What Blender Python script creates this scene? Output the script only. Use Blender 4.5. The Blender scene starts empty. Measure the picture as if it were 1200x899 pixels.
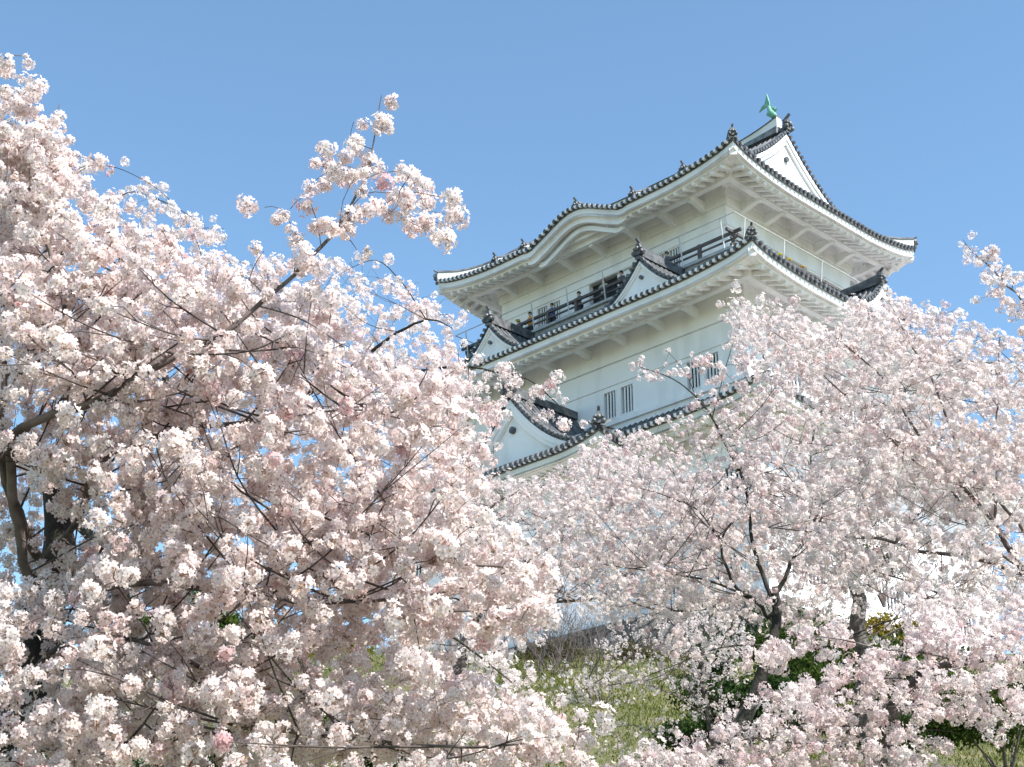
import bpy, math, random
import numpy as np
from mathutils import Vector, Matrix

# ------------------------------------------------------------------ camera, sky, sun, exposure
SC = bpy.context.scene
COL = SC.collection
TILT = 0.4075
FPX = 1856.35
cam_d = bpy.data.cameras.new('camera')
cam_d.sensor_width = 36.0
cam_d.lens = FPX / 1200.0 * 36.0
cam_d.clip_start = 0.1
cam_d.clip_end = 6000
cam = bpy.data.objects.new('camera', cam_d)
cam.location = (0, 0, 0)
cam.rotation_euler = (math.pi / 2 + TILT, 0, 0)
COL.objects.link(cam)
SC.camera = cam

SUN_DIR = Vector((0.53, -0.44, 0.80)).normalized()          # towards the sun
world = bpy.data.worlds.new('World')
SC.world = world
world.use_nodes = True
nt = world.node_tree
nt.nodes.clear()
sky = nt.nodes.new('ShaderNodeTexSky')
sky.sky_type = 'NISHITA'
sky.sun_disc = False
sky.sun_elevation = math.asin(SUN_DIR.z)
sky.sun_rotation = math.atan2(SUN_DIR.x, SUN_DIR.y)
sky.altitude = 0
sky.air_density = 1.0
sky.dust_density = 0.1
sky.ozone_density = 2.2
bg = nt.nodes.new('ShaderNodeBackground')
bg.inputs['Strength'].default_value = 0.134
wo = nt.nodes.new('ShaderNodeOutputWorld')
tint = nt.nodes.new('ShaderNodeMix'); tint.data_type = 'RGBA'; tint.blend_type = 'MULTIPLY'; tint.inputs[0].default_value = 1.0
tint.inputs[7].default_value = (0.91, 1.02, 0.985, 1)          # a clear spring day, a little less violet
nt.links.new(sky.outputs[0], tint.inputs[6])
# one faint wisp of cirrus high up
wtc = nt.nodes.new('ShaderNodeTexCoord'); wn = nt.nodes.new('ShaderNodeTexNoise'); wmp = nt.nodes.new('ShaderNodeMapping')
wmp.inputs['Scale'].default_value = (30, 30, 90); wn.inputs['Scale'].default_value = 1.0; wn.inputs['Detail'].default_value = 6
wd = nt.nodes.new('ShaderNodeVectorMath'); wd.operation = 'DISTANCE'; wd.inputs[1].default_value = (0.0680, 0.7905, 0.6087)
wr = nt.nodes.new('ShaderNodeMapRange'); wr.inputs[1].default_value = 0.020; wr.inputs[2].default_value = 0.0; wr.inputs[3].default_value = 0; wr.inputs[4].default_value = 1
wr2 = nt.nodes.new('ShaderNodeMapRange'); wr2.inputs[1].default_value = 0.5; wr2.inputs[2].default_value = 0.8; wr2.inputs[3].default_value = 0; wr2.inputs[4].default_value = 0.28
wm_ = nt.nodes.new('ShaderNodeMath'); wm_.operation = 'MULTIPLY'
wx = nt.nodes.new('ShaderNodeMix'); wx.data_type = 'RGBA'; wx.inputs[7].default_value = (5.2, 5.6, 6.0, 1)
nt.links.new(wtc.outputs['Generated'], wd.inputs[0]); nt.links.new(wtc.outputs['Generated'], wmp.inputs[0]); nt.links.new(wmp.outputs[0], wn.inputs['Vector'])
nt.links.new(wd.outputs['Value'], wr.inputs[0]); nt.links.new(wn.outputs['Fac'], wr2.inputs[0])
nt.links.new(wr.outputs[0], wm_.inputs[0]); nt.links.new(wr2.outputs[0], wm_.inputs[1]); nt.links.new(wm_.outputs[0], wx.inputs[0])
nt.links.new(tint.outputs[2], wx.inputs[6])
nt.links.new(wx.outputs[2], bg.inputs[0])
nt.links.new(bg.outputs[0], wo.inputs[0])

sun_d = bpy.data.lights.new('sun', 'SUN')
sun_d.energy = 5.0
sun_d.angle = math.radians(0.5)
sun_d.color = (1.0, 0.955, 0.90)
sun = bpy.data.objects.new('sun', sun_d)
sun.rotation_euler = SUN_DIR.to_track_quat('Z', 'Y').to_euler()
sun.location = (40, -20, 60)
COL.objects.link(sun)

SC.view_settings.view_transform = 'Standard'
SC.view_settings.look = 'None'
SC.view_settings.gamma = 1.0
SC.view_settings.use_curve_mapping = False
SC.view_settings.exposure = 0.95
SC.cycles.max_bounces = 12
SC.cycles.diffuse_bounces = 9
SC.cycles.transmission_bounces = 9
SC.cycles.transparent_max_bounces = 4

rng = np.random.default_rng(7)
random.seed(7)
PI = math.pi

# ------------------------------------------------------------------ tiny helpers
CT, ST = math.cos(TILT), math.sin(TILT)
def W(u, v, Y):
    """the point at distance Y ahead that lies along the sight line of photo pixel (u, v)"""
    a = (u - 600) / FPX; b = (449.5 - v) / FPX
    d = np.array([a, CT - b * ST, ST + b * CT])
    return d * (Y / d[1])

def link(o, parent=None):
    COL.objects.link(o)
    if parent is not None:
        o.parent = parent
    return o

def tag(o, label=None, cat=None, group=None, kind=None):
    if label: o['label'] = label
    if cat: o['category'] = cat
    if group: o['group'] = group
    if kind: o['kind'] = kind
    return o

def empty(name, loc=(0, 0, 0), rz=0.0):
    o = bpy.data.objects.new(name, None)
    o.location = loc
    o.rotation_euler = (0, 0, rz)
    o.empty_display_size = 0.3
    return link(o)

def mesh_np(name, V, loops, starts, totals, mats, parent=None, mi=None, tone=None, smooth=False, normals=None):
    """fast mesh from flat arrays"""
    me = bpy.data.meshes.new(name)
    V = np.asarray(V, dtype=np.float32)
    me.vertices.add(len(V)); me.vertices.foreach_set('co', V.ravel())
    me.loops.add(len(loops)); me.loops.foreach_set('vertex_index', np.asarray(loops, dtype=np.int32))
    me.polygons.add(len(starts))
    me.polygons.foreach_set('loop_start', np.asarray(starts, dtype=np.int32))
    for m in mats: me.materials.append(m)
    if mi is not None:
        me.polygons.foreach_set('material_index', np.asarray(mi, dtype=np.int32))
    if tone is not None:
        at = me.attributes.new('tone', 'FLOAT', 'FACE')
        at.data.foreach_set('value', np.asarray(tone, dtype=np.float32))
    me.update(calc_edges=True)
    me.polygons.foreach_set('use_smooth', np.full(len(starts), smooth, dtype=bool))
    if normals is not None:
        me.polygons.foreach_set('use_smooth', np.ones(len(starts), dtype=bool))
        me.normals_split_custom_set_from_vertices(np.asarray(normals, dtype=np.float32))
    o = bpy.data.objects.new(name, me)
    return link(o, parent)

class MB:
    """collects shapes, links them as one mesh object"""
    def __init__(s): s.v = []; s.f = []
    def add(s, vs, fs):
        n = len(s.v); s.v.extend([tuple(float(c) for c in p) for p in vs]); s.f.extend([tuple(i + n for i in f) for f in fs]); return s
    def box(s, x0, x1, y0, y1, z0, z1):
        return s.add([(x0,y0,z0),(x1,y0,z0),(x1,y1,z0),(x0,y1,z0),(x0,y0,z1),(x1,y0,z1),(x1,y1,z1),(x0,y1,z1)],
                     [(0,3,2,1),(4,5,6,7),(0,1,5,4),(1,2,6,5),(2,3,7,6),(3,0,4,7)])
    def bar(s, p, q, w, h, up=(0,0,1)):
        """box beam from p to q, width w (sideways), height h (along up-ish)"""
        p = Vector(p); q = Vector(q); d = (q - p).normalized(); up = Vector(up)
        sd = d.cross(up)
        if sd.length < 1e-5: sd = d.cross(Vector((1,0,0)))
        sd.normalize(); u = sd.cross(d).normalized()
        a = sd * (w/2); b = u * (h/2)
        vs = [p-a-b, p+a-b, p+a+b, p-a+b, q-a-b, q+a-b, q+a+b, q-a+b]
        return s.add(vs, [(0,1,2,3),(7,6,5,4),(0,4,5,1),(1,5,6,2),(2,6,7,3),(3,7,4,0)])
    def cyl(s, p, q, r, n=8, r2=None, cap=True):
        p = Vector(p); q = Vector(q); d = (q - p).normalized()
        a = d.orthogonal().normalized(); b = d.cross(a)
        r2 = r if r2 is None else r2
        vs = []
        for k in range(n):
            t = 2*PI*k/n; vs.append(p + (a*math.cos(t)+b*math.sin(t))*r)
        for k in range(n):
            t = 2*PI*k/n; vs.append(q + (a*math.cos(t)+b*math.sin(t))*r2)
        fs = [(k, (k+1)%n, n+(k+1)%n, n+k) for k in range(n)]
        if cap: fs += [tuple(range(n-1,-1,-1)), tuple(range(n,2*n))]
        return s.add(vs, fs)
    def sweep(s, rings, closed=True, cap=True):
        """rings: list of equal-length lists of points"""
        m = len(rings[0]); vs = [p for r in rings for p in r]; fs = []
        for i in range(len(rings)-1):
            for j in range(m if closed else m-1):
                k = (j+1) % m
                fs.append((i*m+j, i*m+k, (i+1)*m+k, (i+1)*m+j))
        if cap and closed:
            fs.append(tuple(range(m-1,-1,-1))); b = (len(rings)-1)*m; fs.append(tuple(range(b, b+m)))
        return s.add(vs, fs)
    def ball(s, c, rx, ry=None, rz=None, n=8, m=6):
        ry = rx if ry is None else ry; rz = rx if rz is None else rz
        vs = [(c[0],c[1],c[2]-rz)]
        for i in range(1,m):
            ph = -PI/2+PI*i/m
            for k in range(n):
                t = 2*PI*k/n
                vs.append((c[0]+rx*math.cos(ph)*math.cos(t), c[1]+ry*math.cos(ph)*math.sin(t), c[2]+rz*math.sin(ph)))
        vs.append((c[0],c[1],c[2]+rz)); fs = []
        for k in range(n): fs.append((0, 1+(k+1)%n, 1+k))
        for i in range(m-2):
            for k in range(n):
                a = 1+i*n+k; b = 1+i*n+(k+1)%n
                fs.append((a, b, b+n, a+n))
        L = len(vs)-1; b0 = 1+(m-2)*n
        for k in range(n): fs.append((b0+k, b0+(k+1)%n, L))
        return s.add(vs, fs)
    def build(s, name, mat, parent=None, smooth=False, bevel=0):
        me = bpy.data.meshes.new(name)
        me.from_pydata(s.v, [], s.f); me.materials.append(mat); me.update()
        if smooth: me.polygons.foreach_set('use_smooth', [True]*len(me.polygons))
        o = bpy.data.objects.new(name, me); link(o, parent)
        if bevel:
            b = o.modifiers.new('bevel', 'BEVEL'); b.width = bevel; b.segments = 2; b.limit_method = 'ANGLE'
        return o

# ------------------------------------------------------------------ materials
def new_mat(name):
    m = bpy.data.materials.new(name); m.use_nodes = True
    return m, m.node_tree, m.node_tree.nodes['Principled BSDF']

def noise_mat(name, c1, c2, scale=4, rough=0.8, bump=0.2, detail=6, bscale=None, dist=0.02, streak=None, pos=(0.35, 0.65)):
    m, t, p = new_mat(name)
    tc = t.nodes.new('ShaderNodeTexCoord')
    n = t.nodes.new('ShaderNodeTexNoise'); n.inputs['Scale'].default_value = scale; n.inputs['Detail'].default_value = detail
    mp = t.nodes.new('ShaderNodeMapping')
    if streak: mp.inputs['Scale'].default_value = streak
    r = t.nodes.new('ShaderNodeValToRGB')
    r.color_ramp.elements[0].color = (*c1, 1); r.color_ramp.elements[1].color = (*c2, 1)
    r.color_ramp.elements[0].position = pos[0]; r.color_ramp.elements[1].position = pos[1]
    t.links.new(tc.outputs['Object'], mp.inputs[0]); t.links.new(mp.outputs[0], n.inputs['Vector'])
    t.links.new(n.outputs['Fac'], r.inputs[0]); t.links.new(r.outputs[0], p.inputs['Base Color'])
    p.inputs['Roughness'].default_value = rough
    if bump:
        n2 = t.nodes.new('ShaderNodeTexNoise'); n2.inputs['Scale'].default_value = bscale or scale*6; n2.inputs['Detail'].default_value = 8
        b = t.nodes.new('ShaderNodeBump'); b.inputs['Strength'].default_value = bump; b.inputs['Distance'].default_value = dist
        t.links.new(tc.outputs['Object'], n2.inputs['Vector'])
        t.links.new(n2.outputs['Fac'], b.inputs['Height']); t.links.new(b.outputs[0], p.inputs['Normal'])
    return m

M = {}
M['plaster'] = noise_mat('white_plaster', (0.715,0.705,0.705), (0.86,0.85,0.855), 1.1, 0.85, 0.2, bscale=14, streak=(1,1,0.22), pos=(0.28,0.52))
M['plaster_old'] = noise_mat('weathered_plaster', (0.60,0.59,0.54), (0.78,0.77,0.73), 0.9, 0.9, 0.15, bscale=10, streak=(1,1,0.6), pos=(0.3,0.6))
M['tile'] = noise_mat('dark_roof_tile', (0.040,0.043,0.048), (0.14,0.145,0.15), 3.2, 0.5, 0.2, bscale=20)
M['tile_light'] = noise_mat('grey_ridge_tile', (0.10,0.105,0.11), (0.24,0.24,0.24), 3.0, 0.6, 0.2, bscale=20)
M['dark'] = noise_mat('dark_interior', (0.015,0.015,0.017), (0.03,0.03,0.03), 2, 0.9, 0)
M['wood'] = noise_mat('dark_timber', (0.05,0.045,0.042), (0.12,0.105,0.10), 6, 0.7, 0.2, streak=(1,1,8))
M['steel'] = noise_mat('white_steel', (0.66,0.67,0.66), (0.76,0.76,0.75), 3, 0.4, 0)
M['rail_grey'] = noise_mat('rail_grey', (0.42,0.43,0.43), (0.55,0.55,0.54), 3, 0.5, 0)
M['greyslab'] = noise_mat('balcony_concrete', (0.30,0.31,0.31), (0.45,0.45,0.44), 3, 0.8, 0.1)
M['patina'] = noise_mat('green_patina', (0.10,0.30,0.20), (0.24,0.46,0.33), 5, 0.55, 0.4, bscale=12, dist=0.03)
M['bark'] = noise_mat('cherry_bark', (0.06,0.045,0.04), (0.17,0.135,0.12), 9, 0.85, 0.6, bscale=30, dist=0.01)
M['bark_dark'] = noise_mat('dark_mossy_bark', (0.014,0.012,0.010), (0.045,0.042,0.03), 5, 0.9, 0.8, bscale=25, dist=0.02)
M['bark_grey'] = noise_mat('grey_bark', (0.045,0.038,0.032), (0.16,0.14,0.125), 9, 0.9, 0.5, bscale=28, dist=0.01)
M['twig'] = noise_mat('twig', (0.035,0.025,0.02), (0.095,0.07,0.06), 9, 0.8, 0)

def petal_mat(name, cols, trans=0.55):
    m = bpy.data.materials.new(name); m.use_nodes = True; t = m.node_tree; t.nodes.clear()
    at = t.nodes.new('ShaderNodeAttribute'); at.attribute_name = 'tone'
    r = t.nodes.new('ShaderNodeValToRGB'); els = r.color_ramp.elements
    els[0].position = cols[0][0]; els[0].color = (*cols[0][1], 1)
    els[1].position = cols[-1][0]; els[1].color = (*cols[-1][1], 1)
    for p, c in cols[1:-1]:
        e = els.new(p); e.color = (*c, 1)
    d = t.nodes.new('ShaderNodeBsdfDiffuse'); tr = t.nodes.new('ShaderNodeBsdfTranslucent')
    mx = t.nodes.new('ShaderNodeMixShader'); mx.inputs[0].default_value = trans
    o = t.nodes.new('ShaderNodeOutputMaterial')
    t.links.new(at.outputs['Fac'], r.inputs[0])
    t.links.new(r.outputs[0], d.inputs[0]); t.links.new(r.outputs[0], tr.inputs[0])
    t.links.new(d.outputs[0], mx.inputs[1]); t.links.new(tr.outputs[0], mx.inputs[2])
    t.links.new(mx.outputs[0], o.inputs[0])
    return m
M['petal'] = petal_mat('petal_pink', [(0.0,(0.76,0.50,0.51)), (0.06,(0.80,0.64,0.63)), (0.4,(0.84,0.735,0.715)), (1.0,(0.88,0.82,0.79))])
M['petal_pale'] = petal_mat('petal_pale', [(0.0,(0.68,0.50,0.51)), (0.12,(0.74,0.61,0.605)), (0.45,(0.79,0.70,0.68)), (1.0,(0.86,0.80,0.765))])
M['calyx'] = petal_mat('flower_centre', [(0.0,(0.45,0.20,0.19)), (0.5,(0.50,0.31,0.20)), (1.0,(0.55,0.43,0.20))], 0.25)
M['leaf'] = petal_mat('leaf_green', [(0.0,(0.03,0.055,0.015)), (0.5,(0.06,0.095,0.022)), (1.0,(0.12,0.15,0.035))], 0.4)
M['blade'] = petal_mat('grass_blade', [(0.0,(0.035,0.055,0.008)), (0.5,(0.085,0.12,0.018)), (1.0,(0.15,0.15,0.03))], 0.3)
M['leaf_dark'] = petal_mat('leaf_dark', [(0.0,(0.012,0.03,0.010)), (0.5,(0.03,0.06,0.018)), (1.0,(0.06,0.10,0.03))], 0.25)
M['leaf_yellow'] = petal_mat('leaf_yellow', [(0.0,(0.16,0.11,0.02)), (0.5,(0.27,0.20,0.035)), (1.0,(0.36,0.31,0.06))], 0.4)

# ------------------------------------------------------------------ ground: one sheet, a grassy hillside up to the castle foot
def sstep(a, b, x):
    t = min(1.0, max(0.0, (x-a)/(b-a))); return t*t*(3-2*t)
def ground_z(x, y):
    ramp = min(1.0, max(0.0, (y-17)/(52-17)))
    ramp = ramp*0.8 + 0.2*ramp*ramp
    left = sstep(-30, -13, x + (y-50)*0.15)
    far = 1 - sstep(120, 260, math.hypot(x, y))
    right = 1 - 0.0*x
    return -1.6 + 14.3*ramp*left*far + (0.25*math.sin(x*0.33+1)*math.cos(y*0.27) + 0.1*math.sin(x*0.9+y*0.7))*sstep(12, 22, y)*far

xs = sorted(set([round(-70+1.4*i, 3) for i in range(101)] + [-3000,-1200,-500,-250,-150,-100,100,150,250,500,1200,3000]))
ys = sorted(set([round(-30+1.4*i, 3) for i in range(101)] + [-3000,-800,-250,-80,130,160,200,260,400,800,3000]))
gb = MB(); gv = [(x, y, ground_z(x, y)) for y in ys for x in xs]
nx = len(xs)
gb.add(gv, [(j*nx+i, j*nx+i+1, (j+1)*nx+i+1, (j+1)*nx+i) for j in range(len(ys)-1) for i in range(nx-1)])
gm, t, p = new_mat('grass_ground')
tc = t.nodes.new('ShaderNodeTexCoord')
n1 = t.nodes.new('ShaderNodeTexNoise'); n1.inputs['Scale'].default_value = 0.9; n1.inputs['Detail'].default_value = 10; n1.inputs['Roughness'].default_value = 0.7
r = t.nodes.new('ShaderNodeValToRGB'); r.color_ramp.elements[0].color = (0.045,0.055,0.016,1); r.color_ramp.elements[1].color = (0.19,0.165,0.075,1)
r.color_ramp.elements[0].position = 0.32; r.color_ramp.elements[1].position = 0.66
e = r.color_ramp.elements.new(0.48); e.color = (0.115,0.115,0.045,1)
n2 = t.nodes.new('ShaderNodeTexNoise'); n2.inputs['Scale'].default_value = 14; n2.inputs['Detail'].default_value = 8
b = t.nodes.new('ShaderNodeBump'); b.inputs['Strength'].default_value = 0.8; b.inputs['Distance'].default_value = 0.12
t.links.new(tc.outputs['Object'], n1.inputs['Vector']); t.links.new(tc.outputs['Object'], n2.inputs['Vector'])
t.links.new(n1.outputs['Fac'], r.inputs[0]); t.links.new(r.outputs[0], p.inputs['Base Color'])
t.links.new(n2.outputs['Fac'], b.inputs['Height']); t.links.new(b.outputs[0], p.inputs['Normal'])
p.inputs['Roughness'].default_value = 0.9
go = gb.build('ground', gm, smooth=True)
tag(go, 'grassy castle hillside', kind='structure')

# grass blades on the slope that can be seen
def leaf_cloud(name, P, size, mat, parent=None, tone=None, up=0.0, aspect=0.5, seed=1):
    """P: Nx3 leaf positions; each leaf a bent quad"""
    g = np.random.default_rng(seed); N = len(P)
    d = g.normal(size=(N,3)); d[:,2] += up; d /= np.linalg.norm(d, axis=1)[:,None]
    s = np.cross(d, g.normal(size=(N,3))); s /= np.linalg.norm(s, axis=1)[:,None]
    sz = size*(0.6+0.8*g.random(N))[:,None]
    V = np.stack([P, P+d*sz*0.5+s*sz*aspect*0.5, P+d*sz, P+d*sz*0.5-s*sz*aspect*0.5], 1).reshape(-1,3)
    L = np.arange(4*N); st = np.arange(N)*4
    return mesh_np(name, V, L, st, None, [mat], parent, tone=g.random(N) if tone is None else tone)

# unseen gravel terrace, added pale and pinkish to bounce light onto the castle walls
tm = noise_mat('bounce_gravel', (0.62,0.56,0.565), (0.74,0.675,0.68), 1.5, 0.95, 0.3, bscale=60)
tx = [-34+2*i for i in range(45)]; ty = [53.6+2*i for i in range(35)]
tb = MB(); tb.add([(x, y, ground_z(x, y)+0.03) for y in ty for x in tx], [(j*45+i, j*45+i+1, (j+1)*45+i+1, (j+1)*45+i) for j in range(34) for i in range(44)])
tag(tb.build('bounce_terrace', tm, smooth=True), 'unseen pale gravel terrace at the castle foot, added to bounce light onto the walls', kind='structure')
N = 110000
gx = rng.uniform(-9, 14, N); gy = rng.uniform(34, 56, N)
gz = np.array([ground_z(a, b) for a, b in zip(gx, gy)])
grass = leaf_cloud('grass', np.stack([gx, gy, gz-0.01], 1), 0.10, M['blade'], up=2.2, aspect=0.25, tone=rng.uniform(0.3, 1, N))
tag(grass, 'short green grass on the slope below the castle', 'grass', kind='stuff')

# ------------------------------------------------------------------ the castle keep (local frame: x along the long front, y inward, z=0 at the foot of the top frieze)
YAW = -0.7928
CLOC = (7.788, 69.0, 34.744)
keep = empty('castle_keep', CLOC, YAW)
tag(keep, 'white plastered multi-storey castle keep with dark tiled roofs on the hill', 'castle')
A0, B0 = 7.03, 4.71

def face_frame(side, hx, hy):
    """origin-less frame of a rectangle's side: returns f(e, w, z) -> point, where e runs along the side, w inward from the edge"""
    if side == 'front': return lambda e, w, z: (e, -hy + w, z)
    if side == 'right': return lambda e, w, z: (hx - w, e, z)
    if side == 'back':  return lambda e, w, z: (-e, hy - w, z)
    return lambda e, w, z: (-hx + w, -e, z)

def wall_storey(name, hx, hy, z0, z1, openings, depth=0.28, mat='plaster'):
    """four faces, with real recessed openings {side: [(e0,e1,z0,z1)]}"""
    mb = MB()
    for side, L in (('front', hx), ('right', hy), ('back', hx), ('left', hy)):
        F = face_frame(side, hx, hy); ops = openings.get(side, [])
        es = sorted(set([-L, L] + [o[0] for o in ops] + [o[1] for o in ops]))
        zs = sorted(set([z0, z1] + [o[2] for o in ops] + [o[3] for o in ops]))
        for i in range(len(es)-1):
            for j in range(len(zs)-1):
                ce = (es[i]+es[i+1])/2; cz = (zs[j]+zs[j+1])/2
                if any(o[0] < ce < o[1] and o[2] < cz < o[3] for o in ops): continue
                mb.add([F(es[i],0,zs[j]), F(es[i+1],0,zs[j]), F(es[i+1],0,zs[j+1]), F(es[i],0,zs[j+1])], [(0,1,2,3)])
        for (a, b, c, d) in ops:
            q = [(a,c),(b,c),(b,d),(a,d)]
            vs = [F(e,0,z) for e, z in q] + [F(e,depth,z) for e, z in q]
            mb.add(vs, [(1,0,4,5),(2,1,5,6),(3,2,6,7),(0,3,7,4)])
    mb.add([(-hx,-hy,z1),(hx,-hy,z1),(hx,hy,z1),(-hx,hy,z1)], [(0,1,2,3)])
    return mb.build(name, M[mat], keep)

def window(side, hx, hy, a, b, z0, z1, nbar, split=None):
    """barred castle window: frame > pane, bars"""
    F = face_frame(side, hx, hy)
    fr = MB()
    def bx(m, e0, e1, w0, w1, c, d):
        vs = [F(e0,w0,c),F(e1,w0,c),F(e1,w1,c),F(e0,w1,c),F(e0,w0,d),F(e1,w0,d),F(e1,w1,d),F(e0,w1,d)]
        m.add(vs, [(0,3,2,1),(4,5,6,7),(0,1,5,4),(1,2,6,5),(2,3,7,6),(3,0,4,7)])
    t = 0.05
    bx(fr, a+.003, a+t, -0.02, 0.2, z0+.003, z1-.003); bx(fr, b-t, b-.003, -0.02, 0.2, z0+.003, z1-.003)
    bx(fr, a+t, b-t, -0.02, 0.2, z1-t, z1-.003); bx(fr, a+t, b-t, -0.03, 0.2, z0+.003, z0+t)
    o = fr.build('window', M['plaster'], keep)
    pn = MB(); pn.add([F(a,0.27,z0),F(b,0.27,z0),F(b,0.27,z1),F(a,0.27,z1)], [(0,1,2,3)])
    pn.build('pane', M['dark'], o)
    br = MB(); step = (b-a-2*t)/(nbar+1)
    for i in range(nbar):
        e = a+t+step*(i+1); w = min(0.045, step*0.2)
        bx(br, e-w, e+w, 0.05, 0.10, z0+t, z1-t)
    br.build('window_bars', M['plaster'], o)
    return o

# --- top storey
front4 = [(-4.6,-3.85,-2.1,-1.05), (-3.75,-3.0,-2.1,-1.05), (-1.15,1.6,-3.15,-1.0), (2.9,3.6,-2.1,-1.0), (3.7,4.4,-2.1,-1.0)]
right4 = [(-1.2,1.2,-3.15,-1.0), (-3.4,-2.2,-2.1,-1.05), (2.2,3.4,-2.1,-1.05)]
wall_storey('wall', A0, B0, -3.6, 1.5, {'front': front4, 'right': right4})
for o_ in front4:
    if o_[1]-o_[0] < 2: window('front', A0, B0, *o_, 3)
for o_ in right4:
    if o_[1]-o_[0] < 2: window('right', A0, B0, *o_, 4)
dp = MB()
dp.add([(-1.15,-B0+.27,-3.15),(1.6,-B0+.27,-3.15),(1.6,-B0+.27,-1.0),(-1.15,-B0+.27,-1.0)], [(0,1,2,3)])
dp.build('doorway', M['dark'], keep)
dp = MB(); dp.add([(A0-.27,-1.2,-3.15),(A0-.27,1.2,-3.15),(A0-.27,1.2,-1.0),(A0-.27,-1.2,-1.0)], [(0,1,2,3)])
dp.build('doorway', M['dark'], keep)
# a sliding door leaf half across the front doorway
MB().box(0.55,1.55,-B0+.08,-B0+.14,-3.14,-1.02).build('door', M['plaster'], keep)

def band(name, hx, hy, z0, z1, proud, mat='plaster', lap=0.0, bev=0.0):
    """a moulding that runs round a storey"""
    mb = MB()
    mb.box(-hx-proud, hx+proud, -hy-proud, -hy+0.01-lap, z0, z1)
    mb.box(-hx-proud, hx+proud, hy-0.01+lap, hy+proud, z0, z1)
    mb.box(-hx-proud, -hx+0.01, -hy+0.01, hy-0.01, z0, z1)
    mb.box(hx-0.01, hx+proud, -hy+0.01, hy-0.01, z0, z1)
    return mb.build(name, M[mat], keep)
band('frieze', A0, B0, 0.0, 0.42, 0.10)
band('frieze', A0, B0, 0.43, 1.3, 0.16)
band('moulding', A0, B0, -0.98, -0.86, 0.05)
# --- third storey
A3, B3 = A0+2.32, B0+2.32
f3 = []
for c in (-7.55, -3.0, 2.5, 7.1):
    f3 += [(c-0.88, c-0.10, -9.40, -8.06), (c+0.10, c+0.88, -9.40, -8.06)]
r3 = [(c-0.9, c+0.9, -9.4, -8.06) for c in (-4.2, 0, 4.2)]
wall_storey('wall', A3, B3, -11.4, -5.2, {'front': f3, 'right': r3})
for o_ in f3: window('front', A3, B3, *o_, 3)
for o_ in r3: window('right', A3, B3, *o_, 6)
band('frieze', A3, B3, -6.88, -4.9, 0.15)
band('frieze', A3, B3, -7.88, -6.895, 0.06)
band('sill_band', A3, B3, -9.72, -9.50, 0.13)
band('sill_band', A3, B3, -9.495, -9.44, 0.07)
# --- lower storeys
A1, B1 = A0+3.6, B0+3.6
f1 = []
for c in (-9.0, -6.4, 6.9, 9.3):
    f1 += [(c-0.75, c+0.75, -14.9, -13.7)]
for c in (-8.8, -6.0, 6.0, 8.8):
    f1 += [(c-0.7, c+0.7, -18.2, -17.1)]
r1 = [(c-0.8, c+0.8, -14.9, -13.7) for c in (-5.5,-1.5,2.5,6.2)] + [(c-0.8, c+0.8, -18.2, -17.1) for c in (-5.5,0,5.5)]
wall_storey('wall', A1, B1, -19.3, -10.8, {'front': f1, 'right': r1})
for o_ in f1: window('front', A1, B1, *o_, 5)
for o_ in r1: window('right', A1, B1, *o_, 5)
band('moulding', A1, B1, -16.1, -15.95, 0.08)
band('moulding', A1, B1, -13.3, -13.2, 0.06)
# the bay that carries the large gable
bw = MB(); bw.box(-3.9, 3.9, -9.75, -B1, -19.3, -11.0)
bay = bw.build('bay', M['plaster'], keep)
bt = MB(); bt.box(-3.95,3.95,-9.83,-9.75,-13.3,-13.18); bt.box(-3.95,3.95,-9.83,-9.75,-16.1,-15.95)
bt.build('moulding', M['plaster'], bay)
for c in (-2.2, 0, 2.2):
    k = MB()
    k.box(c-.62,c+.62,-9.80,-9.75,-14.95,-13.75)
    wn = k.build('window', M['plaster'], bay)

# ------------------------------------------------------------------ roofs
def gprof(t, k=0.38): return t*(1-k) + k*t*t

def kara(e, H, hw):
    a = abs(e)
    if a >= hw: return 0.0
    t = a/hw
    c = 0.5*(1+math.cos(PI*t))
    return H*(c**1.15) - 0.10*H*math.exp(-((t-0.86)/0.1)**2)

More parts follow.
